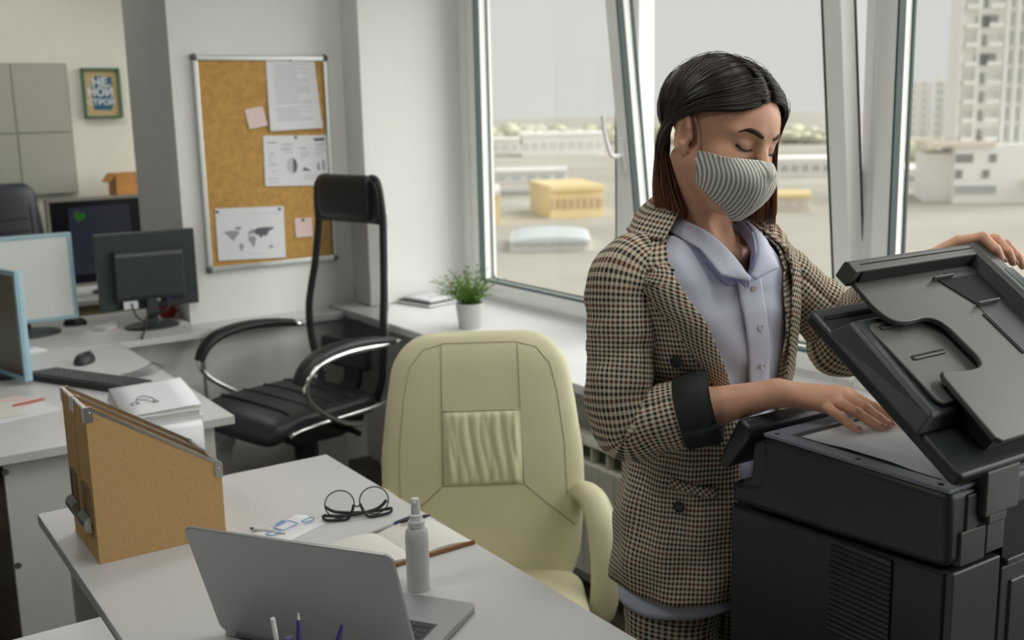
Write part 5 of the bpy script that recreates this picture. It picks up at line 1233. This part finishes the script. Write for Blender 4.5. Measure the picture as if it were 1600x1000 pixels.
def strip(nm, f, nu, nv, parent, m='check', solid=.003, at_f=None):
    rows = [[f(u/nu, v/nv) for u in range(nu+1)] for v in range(nv+1)]
    att = [at_f(u/nu, v/nv) for v in range(nv+1) for u in range(nu+1)] if at_f else None
    return pp(nm, MB().grid(rows), m, parent, smooth=True, solid=solid, attr=att)
# lapels: turned-back strips lying on the chest, widest at the notch
for side, tf in ((-1, thR), (1, thL)):
    def lap(u, v, tf=tf, side=side):
        z = 1.085+(1.345-1.085)*v; w = lerp(v, [0, .25, .6, .84, .90, 1.0], [.006, .038, .068, .088, .082, .046]); th = tf(z)+side*(w*u)/.165
        zz = z-(.022*u if v > .86 else 0)*((v-.86)/.14)+.012*u*(v < .86)*v
        return tors(zz, th, .0115+.007*math.sin(PI*u)*v+.005*(1-u)*v)
    ca, sa = math.cos(side*.45), math.sin(side*.45)
    strip('lapel', lap, 14, 34, blazer, at_f=lambda u, v, side=side: ((u*.07)*ca-(v*.3)*sa+side*.5, (u*.07)*sa+(v*.3)*ca, 0))
def col(u, v):      # collar: from lapel notch round the neck to the other notch
    th = D_(60)+(2*PI-D_(120))*u; back_ = math.sin(PI*u)
    z = 1.424+.018*back_-(.050+.006*back_)*v; off = .004+.016*math.sin(PI*min(1, v*1.1))*(.5+.5*v)+.014*v
    p = tors(max(1.35, z), th, off); p.z = z+.004
    return p
strip('collar', col, 44, 8, blazer, at_f=lambda u, v: (u*.42, v*.06+.7, 0))
for s0, th0, dirv in ((-1, D_(-74), -1), (1, D_(72), 1)):
    def cf(u, v, th0=th0, dirv=dirv):    # front collar ends running down to the notch
        z = 1.424-.092*u-.020*v*(1-u); th = lerp(u, [0, 1], [th0, th0*.60]); return tors(z, th+dirv*v*(.040+.022*u)/.13, .011+.005*math.sin(PI*v))
    strip('collar_end', cf, 16, 8, blazer, at_f=lambda u, v, dirv=dirv: (u*.1+dirv, v*.05, 0))
# pocket flap, pocket edge and buttons on the right front panel
def flap(u, v): return tors(.958-.006*u-.016*v+.012*(1-u), D_(-66)+D_(34)*u, .0105)
strip('pocket_flap', flap, 14, 3, blazer, solid=.002, at_f=lambda u, v: (u*.1*.7+v*.02*.7, v*.02*.7-u*.1*.7, 0))
for (px, py) in ((1056, 566), (1062, 790)):
    best = None
    for q in range(-90, 20):
        for zi in range(60):
            z = .80+.40*zi/59; p = tors(z, D_(q), .010); d = p-Vector((0, 0, EYE)); X_, Y_ = 800+FPX*d.dot(RGT)/d.dot(FWD), 500-FPX*d.dot(UPV)/d.dot(FWD); e = (X_-px)**2+(Y_-py)**2
            if best is None or e < best[0]: best = (e, z, q, p)
    p = best[3]; nrm = (tors(best[1], D_(best[2]), .05)-tors(best[1], D_(best[2]), 0)).normalized()
    pp('button', MB().lathe([(.0001, 0), (.0098, 0), (.0105, .002), (.0095, .004), (.0075, .0034), (.0001, .0034)], 20, M=Matrix.Translation(p) @ nrm.to_track_quat('Z', 'Y').to_matrix().to_4x4()), 'button_black', blazer, smooth=40)
# sleeves
def sleeve(nm, pts, rad, m='check', parent=None, wr=.0026, n=28, seg=10, solid=.0025, seed=0, uoff=0):
    P = spline(pts, seg); k = len(P); rr = [lerp(i/(k-1)*(len(rad)-1), list(range(len(rad))), rad) for i in range(k)]; rings = []; att = []; prev = Vector((0, -1, 0)); arc = 0
    for i in range(k):
        tn = (P[min(i+1, k-1)]-P[max(i-1, 0)]).normalized(); a = (prev-tn*prev.dot(tn)).normalized(); b = tn.cross(a); prev = a
        if i: arc += (P[i]-P[i-1]).length
        ring = []
        for j in range(n+1):
            q = 2*PI*j/n; f = wr*(math.sin(arc*75+2.0*math.sin(q+seed)+seed)*.7+math.sin(arc*150+3*math.sin(q*2+seed))*.45+.5*math.sin(q*5+arc*30)); ring.append(P[i]+(a*math.cos(q)+b*math.sin(q))*(rr[i]+f)); att.append((q*.062+uoff, arc, 0))
        rings.append(ring)
    return pp(nm, MB().grid(rings), m, parent or blazer, smooth=True, solid=solid, attr=att if m == 'check' else None, sflip=-1)
CF = ER+(WR-ER)*.56
sleeve('sleeve', [SR+Vector((.055, 0, .012)), SR+Vector((.020, 0, .012)), SR+Vector((-.008, -.004, -.02)), (SR+ER)/2+Vector((-.010, .004, .0)), ER+Vector((-.012, .012, .045)), ER+Vector((.004, .006, -.004)), ER+(WR-ER)*.20+Vector((0, 0, -.002)), ER+(WR-ER)*.40], [.048, .056, .060, .058, .056, .058, .057, .055], seed=1.2)
sleeve('cuff', [ER+(WR-ER)*.36, ER+(WR-ER)*.44, ER+(WR-ER)*.54, CF+(WR-ER)*.03], [.061, .064, .0635, .058], 'lining', wr=.0018, seed=.4, solid=.004)
sleeve('cuff_fold', [CF+(WR-ER)*.03, CF, CF-(WR-ER)*.05], [.058, .050, .046], 'lining', wr=.001, seg=4)
sleeve('sleeve', [SL+Vector((-.055, 0, .012)), SL+Vector((-.020, 0, .012)), SL+Vector((.008, -.004, -.02)), (SL+EL)/2+Vector((.008, .008, .004)), EL+Vector((.006, .012, .024)), EL+Vector((.0, .004, -.004)), EL+(WL-EL)*.40, EL+(WL-EL)*.72], [.048, .056, .060, .059, .060, .062, .056, .050], seed=3.4, uoff=.5)
sleeve('cuff', [EL+(WL-EL)*.68, EL+(WL-EL)*.80, EL+(WL-EL)*.86], [.051, .053, .049], 'lining', wr=.001, seg=5)
# shirt with placket, collar and buttons
rows = []
for i in range(64):
    u = i/63; r = []
    for j in range(97):
        th = -PI+2*PI*j/96; zt_ = lerp(abs(math.degrees(th)), [0, 5, 12, 28, 55, 90, 180], [1.302, 1.312, 1.338, 1.366, 1.390, 1.400, 1.418]); z = .715+.01*math.cos(th*2)+(zt_-.72)*u
        w = .003*math.sin(th*9+z*17)*math.sin(z*13)+.0018*math.sin(z*60+th*6); r.append(tors(z, th, -.010+w))
    rows.append(r)
shirt = pp('shirt', MB().grid(rows), 'shirt', smooth=True, solid=.0015)
TP = D_(3)
strip('placket', lambda u, v: tors(.74+(1.308-.74)*v, TP+D_(-7)+D_(14)*u, -.004+.0012*math.sin(PI*u)+.0012*math.sin(v*40)), 8, 60, shirt, 'shirt', .001)
for z in (1.29, 1.225, 1.155, 1.085, 1.01):
    p = tors(z, TP, -.0012); pp('shirt_button', MB().lathe([(.0001, 0), (.0050, 0), (.0056, .0012), (.0050, .0022), (.0034, .0016), (.0001, .0016)], 16, M=Matrix.Translation(p) @ Matrix.Rotation(PI/2, 4, 'X')), 'button_white', shirt, smooth=40)
KF = [(-.002, -.120, 1.312), (-.028, -.108, 1.350), (-.050, -.074, 1.386), (-.064, -.010, 1.412), (-.052, .052, 1.436), (0, .078, 1.444)]
OF = [(-.006, -.124, 1.307), (-.068, -.122, 1.322), (-.079, -.082, 1.364), (-.086, -.004, 1.390), (-.066, .070, 1.406), (0, .098, 1.408)]
def mirror(K): return [Vector((cx+x, cy+y, z)) for x, y, z in K]+[Vector((cx-x, cy+y, z)) for x, y, z in K[-2::-1]]
KC = spline(mirror(KF), 6); nK = len(KC)-1; _o = mirror(OF); OC = [_o[i//6].lerp(_o[min(i//6+1, len(_o)-1)], (i % 6)/6) for i in range(nK+1)]
def ncol(u, v):
    i = int(round(u*nK)); p = KC[i].lerp(OC[i], v); c = Vector((cx, cy+.01, p.z)); o = (p-c); o.normalize(); return p+o*.004*math.sin(PI*v)+Vector((0, 0, .004*math.sin(PI*min(1, v*1.6))*(1-v)))
strip('shirt_collar', ncol, nK, 8, shirt, 'shirt', .0018)
def stand(u, v):
    i = int(round(u*nK)); p = KC[i]; c = Vector((cx, cy+.012, p.z)); o = (c-p).normalized(); return p+o*(.004+.003*v)+Vector((0, 0, -.026*v))
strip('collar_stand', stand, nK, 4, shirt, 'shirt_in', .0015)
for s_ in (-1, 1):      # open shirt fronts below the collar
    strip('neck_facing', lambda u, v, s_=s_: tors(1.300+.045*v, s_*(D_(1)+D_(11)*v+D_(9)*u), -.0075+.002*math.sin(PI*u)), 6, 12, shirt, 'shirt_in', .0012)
# trousers and shoes
rows = []; AT = []
for i in range(12):
    z = 1.0-.19*i/11; r = []
    for j in range(61): th = 2*PI*j/60; r.append(tors(max(.86, z), th, -.022)+Vector((0, 0, z-max(.86, z)))); AT.append((th*.17, z, 0))
    rows.append(r)
tro = pp('trousers', MB().grid(rows), 'check', smooth=True, solid=.002, attr=AT)
for s_ in (-1, 1):
    sleeve('trouser_leg', [(cx+.026+s_*.066, cy, .86), (cx+.024+s_*.074, cy, .78), (cx+.016+s_*.080, cy, .65), (cx+.012+s_*.080, cy+.004, .48), (cx+s_*.090, cy+.012, .28), (cx+s_*.093, cy+.018, .10)], [.090, .094, .088, .076, .068, .064], parent=tro, seed=s_+2, wr=.002)
    pp('shoe', MB().loft([[(cx+s_*.092+w*math.cos(q), cy+y_+l*math.sin(q), z) for q in [2*PI*k/24 for k in range(24)]] for w, l, y_, z in ((.043, .118, -.035, 0), (.045, .120, -.035, .018), (.043, .112, -.030, .045), (.040, .080, -.002, .07), (.036, .048, .022, .092))]), 'shoe', smooth=50)

# ------------------------------------------------------------------ fill panels added unseen above the picture to brighten the room
LIGHTS = [(1.25, .8, 'nearest row, window side'), (1.25, 2.9, 'row above the desks, window side'), (1.1, 6.1, 'far room'), (-.9, 1.6, 'inner row')]
for x, y, w in LIGHTS:
    t = thing('fill_panel', 'square white fill light panel added out of view, '+w, 'fill light', (x, y, 2.95), group='added fill panels')
    MB().box(-.31, .31, -.31, .31, -.03, 0).build('housing', 'white_plastic', t, bevel=.003); MB().box(-.285, .285, -.285, .285, -.034, -.03).build('diffuser', 'fill_glow', t)
